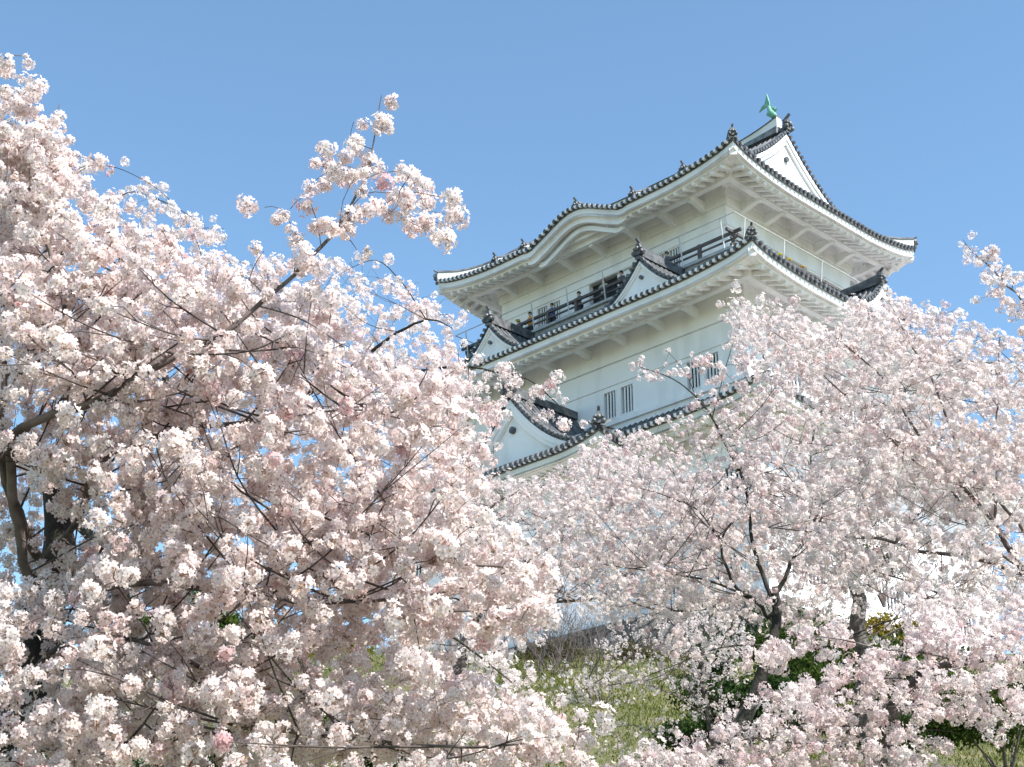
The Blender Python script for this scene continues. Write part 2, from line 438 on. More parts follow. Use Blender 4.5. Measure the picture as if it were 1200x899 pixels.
class Tier:
    """hipped skirt roof round a storey, eaves turned up at the corners"""
    def __init__(s, hx, hy, Wd, ze, zi, up=0.56, R=3.2, soff=0.32, karaf=None, name='roof', beam=1.25, rafters=True, wallx=None, sides=('front','right','back','left'), raf=0.5, mat='plaster'):
        s.hx, s.hy, s.W, s.ze, s.zi, s.up, s.R, s.soff, s.kf = hx, hy, Wd, ze, zi, up, R, soff, karaf
        s.mat = mat
        s.root = None; s.build(name, beam, rafters, sides, raf)
    def U(s, e, w, L):
        d = L - abs(e)
        # long gentle sweep plus a sharper lift at the corner
        t = max(0.0, 1 - d/s.R); f = max(0.0, 1 - w/s.W)**2
        t2 = max(0.0, 1 - d/1.2)
        return (s.up*t**2.0 + 0.12*t2**2) * f
    def K(s, side, e):
        return kara(e, *s.kf) if (s.kf and side == 'front') else 0.0
    def ztop(s, side, e, w, L):
        z = s.ze + (s.zi-s.ze)*gprof(w/s.W) + s.U(e, w, L)
        k = s.K(side, e)
        if k: z = max(z, s.ze + k + 0.02*w) if w > 0 else s.ze + k
        return z
    def zbot(s, side, e, w, L):
        z = s.ze - 0.42 + s.soff*w + s.U(e, w, L)
        k = s.K(side, e)
        if k:
            f = 1.0 if w < 0.75 else max(0.0, 1-(w-0.75)/0.06)
            z += k*f*(0.96 if w < .3 else 0.86)
        return z
    def samples(s, L, side, step=0.3):
        n = int(round(2*L/step)); return [-L + 2*L*i/n for i in range(n+1)]
    def build(s, name, beam, rafters, sides, raf):
        top = MB(); soffm = MB(); lump = MB(); fas = MB(); dots = MB(); rf = MB(); bm = MB(); br = MB(); kb = MB(); drk = MB()
        for side in sides:
            L = s.hx if side in ('front','back') else s.hy
            F = face_frame(side, s.hx, s.hy)
            es = s.samples(L, side)
            T = 7
            rings = []
            for e in es:
                wm = min(s.W, L-abs(e)); rings.append([F(e, wm*t/T, s.ztop(side, e, wm*t/T, L)+0.10) for t in range(T+1)])
            top.sweep(rings, closed=False)
            ws = [0.0, .2, .45, .74, .82, 1.1, 1.5, 2.0]; ws = [w for w in ws if w < s.W] + [s.W]
            rings = []
            for e in es:
                wm = min(s.W, L-abs(e)); rings.append([F(e, min(w, wm), s.zbot(side, e, min(w, wm), L)) for w in ws])
            soffm.sweep(rings, closed=False)
            # eave edge: dark tile course, white fascia in two steps
            def prof(mb, pts):
                rr = []
                for e in es:
                    r_ = []
                    for (w, dz) in pts:
                        ee = math.copysign(max(0, abs(e)-max(w, 0)), e) if abs(abs(e)-L) < 1e-6 else e
                        if abs(abs(e)-L) < 1e-6: ee = math.copysign(L-w, e)
                        r_.append(F(ee, w, s.ze + dz + s.U(e, 0, L) + s.K(side, e)))
                    rr.append(r_)
                mb.sweep(rr, cap=False)
            prof(drk, [(-0.02, -0.055), (0.5, -0.055), (0.5, 0.085), (-0.02, 0.085)])
            prof(fas, [(0.06, -0.30), (0.45, -0.30), (0.45, -0.058), (0.06, -0.058)])
            prof(fas, [(0.18, -0.50), (0.50, -0.50), (0.50, -0.303), (0.18, -0.303)])
            # round tiles: ribs down the slope with a disc at the eave
            for i in range(len(es)-1):
                e = (es[i]+es[i+1])/2
                wm = min(s.W, L-abs(e)); 
                if wm < 0.08: continue
                rr = []
                for t_ in range(6):
                    w = -0.10 + (wm+0.10)*t_/5
                    z = s.ztop(side, e, max(w, 0), L) + 0.10
                    rr.append([F(e+dx, w, z+dz) for dx, dz in ((-.075,-.03),(-.055,.04),(0,.07),(.055,.04),(.075,-.03))])
                lump.sweep(rr)
                z = s.ztop(side, e, 0, L) + 0.055
                c0 = F(e, -0.16, z); c1 = F(e, -0.08, z)
                lump.cyl(c0, c1, 0.082, 9)
                # plaster joint below / between the end tiles
                e2 = es[i+1]
                if i < len(es)-2:
                    z2 = s.ztop(side, e2, 0, L) + 0.02
                    pts = [F(e2-.065,-.15,z2-.04), F(e2+.065,-.15,z2-.04), F(e2+.065,-.15,z2+.075), F(e2-.065,-.15,z2+.075),
                           F(e2-.065,-.0,z2-.04), F(e2+.065,-.0,z2-.04), F(e2+.065,-.0,z2+.075), F(e2-.065,-.0,z2+.075)]
                    if side in ('front',):
                        dots.add(pts, [(0,1,2,3),(0,4,5,1),(1,5,6,2),(2,6,7,3),(3,7,4,0)])
            # rafters, beam and brackets (all plastered white)
            if rafters:
                n = int(2*(L-0.4)/raf)
                for i in range(n+1):
                    e = -(L-0.4) + 2*(L-0.4)*i/n
                    if s.kf and side == 'front' and abs(e) < s.kf[1]-0.25: continue
                    wm = min(beam+0.25, L-abs(e)-0.1)
                    if wm < 0.55: continue
                    w0 = 0.30
                    p0 = F(e, w0, s.zbot(side, e, w0, L)-0.20); p1 = F(e, wm, s.zbot(side, e, wm, L)-0.055)
                    rf.bar(p0, p1, 0.19, 0.17); q0 = F(e, w0-.02, s.zbot(side, e, w0, L)-0.19); rf.ball(q0, .115, .115, .105, 6, 5)
                # beam
                if beam:
                    rr = []
                    Lb = L - beam
                    m = 24
                    for i in range(m+1):
                        e = -Lb + 2*Lb*i/m
                        z = s.ze - 0.42 + s.soff*beam + s.U(e, beam, L)*0.9 - 0.12
                        ee = lambda w: math.copysign(L-w, e) if i in (0, m) else e
                        rr.append([F(ee(beam-.14), beam-.14, z-.20), F(ee(beam+.14), beam+.14, z-.20), F(ee(beam+.14), beam+.14, z+.16), F(ee(beam-.14), beam-.14, z+.16)])
                    bm.sweep(rr, cap=False)
                    nb = max(2, int(round(2*(L-s.W)/2.15)))
                    for i in range(nb+1):
                        e = -(L-s.W) + 2*(L-s.W)*i/nb
                        if i == 0: e += 0.25
                        if i == nb: e -= 0.25
                        z = s.ze - 0.42 + s.soff*beam - 0.25
                        p0 = F(e, beam-.05, z-.02); p1 = F(e, s.W+.1, z-.02)
                        br.bar(p0, p1, 0.26, 0.30)
                        q = [F(e-.13, beam+.2, z-.16), F(e-.13, s.W+.05, z-.16), F(e-.13, s.W+.05, z-.62),
                             F(e+.13, beam+.2, z-.16), F(e+.13, s.W+.05, z-.16), F(e+.13, s.W+.05, z-.62)]
                        br.add(q, [(0,1,2),(5,4,3),(0,3,4,1),(1,4,5,2),(2,5,3,0)])
            if s.kf and side == 'front':
                H, hw = s.kf
                for (w0, w1, dz, sc) in ((0.20,0.36,-0.66,0.98),(0.50,0.66,-0.84,0.88)):
                    rr = []
                    for i in range(41):
                        e = (-hw+2*hw*i/40)*(0.93 if w0 < .4 else 0.8)
                        z = s.ze + dz + kara(e/(0.93 if w0 < .4 else 0.8), H, hw)*sc*0.98
                        rr.append([F(e,w0,z), F(e,w1,z), F(e,w1,z+.24), F(e,w0,z+.24)])
                    kb.sweep(rr)
        # hip rafters with their blunt ends
        hips = []
        for sx, sy in ((1,-1),(1,1),(-1,1),(-1,-1)):
            c = lambda w, z: (sx*(s.hx-w), sy*(s.hy-w), z); hip = MB(); hips.append(hip)
            z0 = s.ze - 0.62 + s.up + .08; z1 = s.ze - 0.62 + s.soff*s.W
            zz = lambda w: s.ze - 0.50 + s.soff*w + s.U(s.hx, w, s.hx)
            pts = [c(w, zz(w)) for w in (0.12, 0.5, 1.0, 1.6, s.W)]
            for a_, b_ in zip(pts[:-1], pts[1:]): hip.bar(a_, b_, 0.30, 0.34)
        s.root = top.build(name, M['tile'], keep)
        lump.build('round_tiles', M['tile'], s.root)
        drk.build('eave_course', M['tile'], s.root)
        soffm.build('soffit', M[s.mat], s.root)
        fas.build('fascia', M[s.mat], s.root)
        if dots.v:
            L = s.hx; F = face_frame('front', s.hx, s.hy)
            dots.sweep([[F(e, 0.0, s.ztop('front', e, 0, L)-.02), F(e, .06, s.ztop('front', e, 0, L)-.02), F(e, .06, s.ztop('front', e, 0, L)+.04), F(e, 0.0, s.ztop('front', e, 0, L)+.04)] for e in s.samples(L-.3, 'front')])
            dots.build('plaster_joints', M['plaster'], s.root)
        if rf.v: rf.build('rafters', M[s.mat], s.root, bevel=0.03)
        if bm.v: bm.build('eave_beam', M[s.mat], s.root)
        if br.v: br.build('brackets', M[s.mat], s.root, bevel=0.03)
        if kb.v: kb.build('curved_gable_board', M[s.mat], s.root, smooth=False)
        for hip in hips: hip.build('hip_rafter', M[s.mat], s.root)
        # hip ridges with plastered flanks
        for sx, sy in ((1,-1),(1,1),(-1,1),(-1,-1)):
            rr = []; wr = []
            for i in range(9):
                w = 0.05 + (s.W-0.05)*i/8
                z = s.ze + (s.zi-s.ze)*gprof(w/s.W) + s.U(s.hx, w, s.hx) + 0.10
                lift = 0.10*max(0, 1-w/1.0)
                P = Vector((sx*(s.hx-w), sy*(s.hy-w), z)); sd = Vector((sx, -sy, 0)).normalized()
                wr.append([P-sd*.15+Vector((0,0,-.05)), P+sd*.15+Vector((0,0,-.05)), P+sd*.13+Vector((0,0,.24+lift)), P-sd*.13+Vector((0,0,.24+lift))])
                rr.append([P-sd*.17+Vector((0,0,.245+lift)), P+sd*.17+Vector((0,0,.245+lift)), P+sd*.09+Vector((0,0,.37+lift)), P-sd*.09+Vector((0,0,.37+lift))])
            o = MB().sweep(rr).build('hip_ridge', M['tile'], s.root)
            MB().sweep(wr).build('ridge_plaster', M['plaster_old'], o)
            oni((sx*(s.hx-0.02), sy*(s.hy-0.02), s.ze+s.up+.12+0.16), (sx, sy), s.root, 0.52)

def oni(P, d, parent, sc=1.0):
    """ridge-end ornament: lobed shield, two scrolls and a round tile horn that tips upward"""
    P = Vector(P); d = Vector((d[0], d[1], 0)).normalized(); sd = Vector((-d.y, d.x, 0)); up = Vector((0,0,1))
    m = MB()
    prof = [(-.34,-.05),(-.42,.12),(-.30,.20),(-.34,.36),(-.18,.46),(-.12,.64),(0,.72),(.12,.64),(.18,.46),(.34,.36),(.30,.20),(.42,.12),(.34,-.05)]
    m.sweep([[P + sd*(x*sc) + up*(z*sc) + d*(.02*sc) for x, z in prof], [P + sd*(x*sc*.9) + up*(z*sc*.95) + d*(.20*sc) for x, z in prof]])
    for k in (-1, 1):
        c = P + sd*(k*.27*sc) + up*(.08*sc) + d*(.22*sc); m.ball(c, .13*sc)
        c = P + sd*(k*.20*sc) + up*(.33*sc) + d*(.22*sc); m.ball(c, .09*sc)
    m.ball(P + up*(.30*sc) + d*(.25*sc), .14*sc)
    m.cyl(P - d*(.15*sc) + up*(.60*sc), P + d*(.30*sc) + up*(.92*sc), .10*sc, 8, .085*sc)
    return m.build('ridge_end_ornament', M['tile'], parent)

top = Tier(A0+2.32, B0+2.32, 3.2, 0.66, 3.05, karaf=(0.97, 3.3), beam=1.25, soff=0.30, R=4.6, up=0.56)
mid = Tier(A0+4.57, B0+4.57, 4.3, -5.72, -3.25, karaf=None, beam=1.2, soff=0.26, R=4.8, up=0.42)
low = Tier(A0+5.2, B0+5.25, 3.1, -11.85, -9.95, karaf=None, beam=0.9, soff=0.22, R=4.8, up=0.45, mat='plaster_old')

# --- gabled roofs
def gable_roof(frame, hw, H, depth, z0, parent, name='gable', k=0.42, face_in=0.30, board=0.34, tile_r=0.085, back=False, ornament=True, ridge_h=0.34, flare=0.10, wall_drop=0.0, oni_sc=0.8):
    """frame(u, v, z): u across the gable, v back from the verge. Peak at z0+H."""
    def zc(u):
        t = min(1.0, abs(u)/hw); s_ = 1-t
        return z0 + H*(s_*(1-k) + k*s_*s_) + flare*max(0, t-0.7)**2/0.09
    n = 28; us = [-hw + 2*hw*i/n for i in range(n+1)]
    roof = MB(); th = 0.12
    roof.sweep([[frame(u,0,zc(u)-th), frame(u,depth,zc(u)-th), frame(u,depth,zc(u)), frame(u,0,zc(u))] for u in us])
    ro = roof.build(name, M['tile'], parent)
    # ribs down both slopes
    rb = MB(); v = 0.42
    while v < depth-0.1:
        for sg in (-1, 1):
            rr = []
            for i in range(9):
                u = sg*(0.08 + (hw-0.08)*i/8); z = zc(u)
                rr.append([frame(u, v+dx, z+dz) for dx, dz in ((-.08,-.02),(-.055,.06),(0,.095),(.055,.06),(.08,-.02))])
            rb.sweep(rr)
        v += 0.29
    # verge: two long ribs and a row of short tiles pointing outward
    for vv in (0.10,):
        for sg in (-1, 1):
            rr = []
            for i in range(13):
                u = sg*(0.02 + (hw-0.02)*i/12); z = zc(u)
                rr.append([frame(u, vv+dx, z+dz) for dx, dz in ((-.12,-.02),(-.09,.10),(0,.15),(.09,.10),(.12,-.02))])
            rb.sweep(rr)
    L = 0.0; prev = None; pts = []
    for i in range(201):
        u = hw*i/200; z = zc(u)
        if prev: L += math.hypot(u-prev[0], z-prev[1])
        prev = (u, z)
        if L >= len(pts)*0.27 + 0.1: pts.append((u, z))
    for (u, z) in pts:
        for sg in (-1, 1):
            rb.cyl(frame(sg*u, -0.13, z+0.01), frame(sg*u, 0.12, z+0.03), tile_r, 7)
    rb.build('round_tiles', M['tile'], ro)
    # bargeboard, two steps, following the curve
    bd = MB()
    for (v0, v1, d0, d1) in ((-0.02, 0.16, 0.125, 0.125+board*0.55), (0.05, 0.20, 0.125+board*0.55+.003, 0.125+board)):
        for sg in (-1, 1):
            rr = []
            for i in range(17):
                u = hw*0.985*i/16; z = zc(u)
                dz = 1e-3; sl = (zc(min(hw,u+.01))-zc(u))/.01 if u < hw-.01 else (zc(hw)-zc(hw-.01))/.01
                f = math.sqrt(1+sl*sl)
                rr.append([frame(sg*u, v0, z-d0*f), frame(sg*u, v1, z-d0*f), frame(sg*u, v1, z-d1*f), frame(sg*u, v0, z-d1*f)])
            bd.sweep(rr)
    bd.build('bargeboard', M['plaster'], ro)
    # white gable wall
    gw = MB(); up_ = [frame(u*0.97, face_in, zc(u)-0.13) for u in us]; lo_ = [frame(u*0.97, face_in, z0-0.25-wall_drop) for u in us]
    gw.sweep([[a_, b_] for a_, b_ in zip(up_, lo_)], closed=False)
    gw.build('gable_wall', M['plaster'], ro)
    if ornament:
        om = MB(); zt_ = z0+H*0.52
        om.cyl(frame(0, face_in-0.14, zt_), frame(0, face_in+0.02, zt_), 0.032*hw, 10)
        om.build('gable_boss', M['tile'], ro)
    # ridge
    rg = MB(); zr_ = zc(0)
    rr = []
    for i in range(9):
        v = 0.0 + depth*i/8; lift = 0.12*max(0, 1-v/1.2)
        rr.append([frame(-.15,v,zr_+.0), frame(.15,v,zr_+.0), frame(.13,v,zr_+ridge_h+lift), frame(0,v,zr_+ridge_h+.10+lift), frame(-.13,v,zr_+ridge_h+lift)])
    rg.sweep(rr)
    rg.build('ridge', M['tile'], ro)
    P = frame(0, 0.05, zr_+0.10); Q = frame(0, -1, zr_)
    oni(P, (Q[0]-P[0], Q[1]-P[1]), ro, oni_sc)
    return ro, zc

# two small gables on the front of the middle roof, one on its right side
fr_ = lambda cx, y: (lambda u, v, z: (cx+u, y+v, z))
gable_roof(fr_(-3.6, -8.85), 2.7, 1.95, 4.1, -5.5, mid.root, k=0.85, board=0.14, face_in=0.13, ridge_h=.42, oni_sc=0.8)
gable_roof(fr_(5.5, -8.85), 2.7, 1.95, 4.1, -5.5, mid.root, k=0.85, board=0.14, face_in=0.13, ridge_h=.42, oni_sc=0.8)
gable_roof(lambda u, v, z: (A0+4.5-v, u, z), 1.7, 1.35, 3.8, -5.2, mid.root, k=0.7, board=0.22, face_in=0.16, oni_sc=0.7)
# the large gable over the bay with its own eave
gable_roof(fr_(0, -11.05), 4.9, 3.2, 4.3, -12.05, low.root, k=1.0, board=0.40, face_in=0.22, flare=0.12, oni_sc=1.0)

# bay eave: front and two short sides, turned up at its corners
def bay_eave():
    L = 5.2; y0 = -11.3; ze = -12.25
    U = lambda e: 0.40*max(0, 1-(L-abs(e))/2.6)**2
    root = None
    drk = MB(); fas = MB(); sf = MB(); lm = MB(); dt = MB(); rf = MB(); tp = MB()
    n = 36; es = [-L+2*L*i/n for i in range(n+1)]
    def pr(mb, prof):
        mb.sweep([[(math.copysign(L-w, e) if i in (0,n) else e, y0+w, ze+dz+U(e)) for w, dz in prof] for i, e in enumerate(es)], cap=False)
    pr(drk, [(-.02,-.08),(.5,-.08),(.5,.09),(-.02,.09)])
    pr(fas, [(.06,-.30),(.45,-.30),(.45,-.083),(.06,-.083)]); pr(fas, [(.16,-.44),(.45,-.44),(.45,-.303),(.16,-.303)])
    sf.sweep([[(e, y0+w if w else y0, ze-.42+.2*w+U(e)*(1-w/1.7)) for w in (0,.4,.8,1.7)] for e in es], closed=False)
    tp.sweep([[(e, y0+w, ze+.10+.55*w+U(e)*(1-w/1.0)) for w in (0,.3,.6,1.0)] for e in es], closed=False)
    for i in range(n):
        e = (es[i]+es[i+1])/2; z = ze+.10+U(e)
        lm.sweep([[(e+dx, y0-.1+w, z+.55*w+dz) for dx, dz in ((-.085,-.03),(-.06,.06),(0,.10),(.06,.06),(.085,-.03))] for w in (0,.5,.9)])
        lm.cyl((e,y0-.17,z-.045),(e,y0-.08,z-.045),.098,8)
        if i: dt.box(es[i]-.06, es[i]+.06, y0-.085, y0-.02, ze+U(es[i])-.035, ze+U(es[i])+.075)
    for i in range(28):
        e = -L+.45+(2*L-.9)*i/27
        rf.bar((e,y0+.3,ze-.46+U(e)),(e,y0+1.5,ze-.24+U(e)*.3),.15,.15)
    for sg in (-1,1):
        m = 7
        for k in range(m):
            w = 0.15+0.30*k
            z = ze + .05 + U(L)*max(0, 1-w/2.2)**2
            lm.cyl((sg*(L+.17), y0+w, z+.01),(sg*(L-.3), y0+w, z+.17),.098,8)
        f = lambda w: U(L)*max(0,1-w/2.2)**2
        wsx = [0,.4,.8,1.2,1.6,2.1]
        drk.sweep([[(sg*(L+.02),y0+w,ze-.08+f(w)),(sg*(L-.5),y0+w,ze-.08+f(w)),(sg*(L-.5),y0+w,ze+.09+f(w)),(sg*(L+.02),y0+w,ze+.09+f(w))] for w in wsx])
        fas.sweep([[(sg*(L-.06),y0+w,ze-.42+f(w)),(sg*(L-.4),y0+w,ze-.42+f(w)),(sg*(L-.4),y0+w,ze-.083+f(w)),(sg*(L-.06),y0+w,ze-.083+f(w))] for w in [.07]+wsx[1:]])
        tp.sweep([[(sg*(L+.0),y0+w,ze+.10+f(w)),(sg*(L-.7),y0+w,ze+.5+f(w))] for w in wsx], closed=False)
    o = tp.build('bay_roof', M['tile'], bay)
    drk.build('eave_course', M['tile'], o); fas.build('fascia', M['plaster_old'], o); sf.build('soffit', M['plaster_old'], o)
    lm.build('round_tiles', M['tile'], o); dt.build('plaster_joints', M['plaster'], o); rf.build('rafters', M['plaster_old'], o)
    for sg in (-1,1): oni((sg*(L-.05), y0+.05, ze+.62), (sg,-1), o, 0.7)
bay_eave()

# --- the top gabled roof over the upper hip
def top_gable():
    XG = 7.3; hw = 4.3; z0 = 2.6; H = 3.15
    ro, zc = gable_roof(lambda u, v, z: (XG-v, u, z), hw, H, XG, z0, top.root, k=0.5, board=0.34, face_in=0.17, ridge_h=0.1, flare=0.0, oni_sc=0.01)
    ro2, _ = gable_roof(lambda u, v, z: (-XG+v, -u, z), hw, H, XG-.003, z0, top.root, k=0.5, board=0.34, face_in=0.17, ridge_h=0.1, flare=0.0, oni_sc=0.01)
    zr = z0+H
    cap = MB(); wh = MB(); base = MB()
    rr=[];rw=[];rb=[]
    for i in range(25):
        x = (-XG+.35)+(2*XG-.7)*i/24; lift = 0.62*(abs(x)/XG)**4
        rb.append([(x,-.30,zr-.05),(x,.30,zr-.05),(x,.26,zr+.14+lift*.4),(x,-.26,zr+.14+lift*.4)])
        rw.append([(x,-.20,zr+.142+lift*.4),(x,.20,zr+.142+lift*.4),(x,.18,zr+.36+lift),(x,-.18,zr+.36+lift)])
        rr.append([(x,-.26,zr+.363+lift),(x,.26,zr+.363+lift),(x,.12,zr+.48+lift),(x,-.12,zr+.48+lift)])
    r_ = cap.sweep(rr).build('main_ridge', M['tile'], top.root)
    wh.sweep(rw).build('ridge_plaster', M['plaster_old'], r_); base.sweep(rb).build('ridge_base', M['tile_light'], r_)
    for sg in (1,-1):
        oni((sg*(XG+.02), 0, zr+.05), (sg,0), top.root, 0.85)
        fish(sg, XG-0.85, zr+(1.08 if sg > 0 else .5))

def fish(sg, x0, z0):
    """bronze roof dolphin-fish: head down on the ridge, body curving up, forked tail bending inward"""
    FS = 0.62; m = MB(); path = [(0.42,-.10,.20,.17),(0.36,.08,.27,.22),(0.22,.30,.29,.23),(.08,.55,.25,.20),(.02,.80,.20,.16),(-.02,1.02,.14,.11),(-.10,1.20,.09,.07),(-.16,1.28,.05,.04)]
    rr = []
    for i, (x, z, a, b) in enumerate(path):
        j = min(i+1, len(path)-1); k = max(i-1, 0)
        tx, tz = path[j][0]-path[k][0], path[j][1]-path[k][1]; l = math.hypot(tx, tz); nx_, nz_ = -tz/l, tx/l
        rr.append([(sg*(x0+FS*(x+nx_*a*math.cos(q))), FS*b*math.sin(q), z0+FS*(z+nz_*a*math.cos(q))) for q in [2*PI*s_/12 for s_ in range(12)]])
    m.sweep(rr)
    o = m.build('fish_ornament', M['patina'], top.root, smooth=True)
    def fin(pts, t=0.05, nm='fin'):
        q = MB(); A = [(sg*(x0+FS*x), -t, z0+FS*z) for x, z in pts]; B = [(sg*(x0+FS*x), t, z0+FS*z) for x, z in pts]
        q.sweep([A, B]); q.build(nm, M['patina'], o)
    fin([(-.02,1.02),(-.20,1.16),(-.58,1.12),(-.95,.98),(-.66,1.32),(-.38,1.48),(-.22,1.85),(-.12,2.30),(-.02,1.85),(.06,1.5),(.08,1.2)], .04, 'tail_fin')
    fin([(.55,.35),(.72,.55),(.50,.60),(.56,.82),(.36,.78),(.36,.98),(.20,.86),(.30,.45)], .03, 'back_fin')
    for k in (-1,1):
        q = MB(); q.add([(sg*(x0+FS*a_),k*FS*b_,z0+FS*c_) for a_,b_,c_ in ((.25,.18,.15),(.10,.48,.30),(-.05,.40,.10),(.10,.18,.02),(.25,.14,.12),(.10,.44,.26))], [(0,1,2,3),(4,3,2,5),(0,4,5,1),(1,5,2),(0,3,4)])
        q.build('side_fin', M['patina'], o)
top_gable()

# karahafu ridge, descending ridges on the main slope, all ending in an ornament near the eave
def slope_ridge(x, y_end, kz=None, length=2.6, rise=None):
    rr = []; rw = []
    for i in range(8):
        w = 0.35 + (length)*i/7
        if kz is not None: z = kz + rise*(w**1.3)
        else: z = top.ztop('front', x, min(w, top.W), top.hx) + (0 if w <= top.W else (w-top.W)*.9)
        y = -top.hy + w
        z += .08
        rw.append([(x-.13,y,z-.05),(x+.13,y,z-.05),(x+.11,y,z+.34),(x-.11,y,z+.34)])
        rr.append([(x-.15,y,z+.343),(x+.15,y,z+.343),(x+.07,y,z+.44),(x-.07,y,z+.44)])
    o = MB().sweep(rr).build('descending_ridge', M['tile'], top.root)
    MB().sweep(rw).build('ridge_plaster', M['plaster'], o)
    oni((x, -top.hy+.30, rw[0][0][2]+.10), (0,-1), o, 0.6)
slope_ridge(0.0, 0, kz=top.ze+0.97, rise=0.21, length=2.8)
slope_ridge(-5.4, 0); slope_ridge(6.4, 0); slope_ridge(-3.45, 0, length=1.0); slope_ridge(3.45, 0, length=1.0)

# --- balcony round the top storey
bc = MB()
Bx, By = A0+1.3, B0+1.3
bc.box(-Bx, Bx, -By, -B0-.003, -3.34, -3.16); bc.box(-Bx, Bx, B0+.003, By, -3.34, -3.16)
bc.box(-Bx, -A0-.003, -B0, B0, -3.34, -3.16); bc.box(A0+.003, Bx, -B0, B0, -3.34, -3.16)
balc = bc.build('balcony', M['greyslab'], keep)
gt = MB()
for z_, t_ in ((-3.02,.10),):
    gt.bar((-Bx,-By-.08,-3.10),(Bx,-By-.08,-3.10),.14,.12); gt.bar((Bx+.08,-By,-3.10),(Bx+.08,By,-3.10),.14,.12)
gt.build('gutter', M['greyslab'], balc)
rl = MB(); Rx, Ry = Bx-.14, By-.14
for z_, t_ in ((-2.28,.12),(-2.58,.07),(-2.92,.10)):
    ext = 0.45 if z_ > -2.4 else 0.2
    for sy in (-1,1): rl.bar((-Rx-ext,sy*Ry,z_),(Rx+ext,sy*Ry,z_),t_,t_)
    for sx in (-1,1): rl.bar((sx*Rx,-Ry-ext,z_+.002),(sx*Rx,Ry+ext,z_+.002),t_,t_)
rl.build('wooden_rail', M['wood'], balc)
for i in range(10):
    x = -Rx+2*Rx*i/9
    for sy in (-1,1): MB().box(x-.07,x+.07,sy*Ry-.07,sy*Ry+.07,-3.16,-2.2).build('rail_post', M['wood'], balc)
for i in range(1,7):
    y = -Ry+2*Ry*i/7
    for sx in (-1,1): MB().box(sx*Rx-.07,sx*Rx+.07,y-.07,y+.07,-3.16,-2.2).build('rail_post', M['wood'], balc)
# white steel safety cage leaning out above the rail
def cage():
    top_o, bot_o, zt_, zb_ = 1.62, 1.42, -1.66, -3.12
    m = MB()
    def ring(o_, z_, t_):
        X, Y = A0+o_, B0+o_
        m.cyl((-X,-Y,z_),(X,-Y,z_),t_,6); m.cyl((X,-Y,z_),(X,Y,z_),t_,6); m.cyl((X,Y,z_),(-X,Y,z_),t_,6); m.cyl((-X,Y,z_),(-X,-Y,z_),t_,6)
    ring(top_o, zt_, .026); ring(bot_o, zb_, .026)
    r_ = m.build('safety_rail', M['rail_grey'], balc)
    for side, L, n in (('front',A0,8),('right',B0,5),('back',A0,8),('left',B0,5)):
        Ft = face_frame(side, A0+top_o, B0+top_o); Fb = face_frame(side, A0+bot_o, B0+bot_o)
        for i in range(n):
            e = -(L+bot_o-.55)+2*(L+bot_o-.55)*i/(n-1)
            MB().cyl(Fb(e,0,zb_),Ft(e,0,zt_),.03,6).build('cage_post', M['rail_grey'], r_)
cage()

# stone base of the keep
sm, t, p = new_mat('stone_wall')
tc = t.nodes.new('ShaderNodeTexCoord'); vo = t.nodes.new('ShaderNodeTexVoronoi'); vo.inputs['Scale'].default_value = 2.1; vo.inputs['Randomness'].default_value = .85
vd = t.nodes.new('ShaderNodeTexVoronoi'); vd.inputs['Scale'].default_value = 2.1; vd.inputs['Randomness'].default_value = .85; vd.feature = 'DISTANCE_TO_EDGE'
r = t.nodes.new('ShaderNodeValToRGB'); r.color_ramp.elements[0].color = (0.055,0.052,0.048,1); r.color_ramp.elements[1].color = (0.19,0.18,0.165,1)
sep = t.nodes.new('ShaderNodeSeparateColor'); r2 = t.nodes.new('ShaderNodeValToRGB'); r2.color_ramp.elements[1].position = 0.09
mx = t.nodes.new('ShaderNodeMix'); mx.data_type = 'RGBA'; mx.inputs[6].default_value = (0.03,0.03,0.025,1)
b = t.nodes.new('ShaderNodeBump'); b.inputs['Distance'].default_value = 0.4
t.links.new(tc.outputs['Object'], vo.inputs['Vector']); t.links.new(tc.outputs['Object'], vd.inputs['Vector'])
t.links.new(vo.outputs['Color'], sep.inputs[0]); t.links.new(sep.outputs[0], r.inputs[0])
t.links.new(vd.outputs['Distance'], r2.inputs[0]); t.links.new(r2.outputs[0], mx.inputs[0])
t.links.new(r.outputs[0], mx.inputs[7]); t.links.new(mx.outputs[2], p.inputs['Base Color'])
t.links.new(r2.outputs[0], b.inputs['Height']); t.links.new(b.outputs[0], p.inputs['Normal'])
p.inputs['Roughness'].default_value = 0.9
sb = empty('stone_base', CLOC, YAW)
tag(sb, 'battered grey stone wall that carries the white castle keep', 'stone wall')
m = MB(); tp_, bt_ = 0.9, 3.2; ztp, zbt = -19.32, -25.5
X, Y = A1+.35, B1+1.9
rings = []
for f, z_ in ((0, ztp), (.5, (ztp+zbt)/2), (1.35, zbt)):
    g = 1.3*f
    rings.append([(-X-g,-Y-g,z_),(X+g,-Y-g,z_),(X+g,Y+g,z_),(-X-g,Y+g,z_)])
m.sweep(rings)
m.build('stone_face', sm, sb)

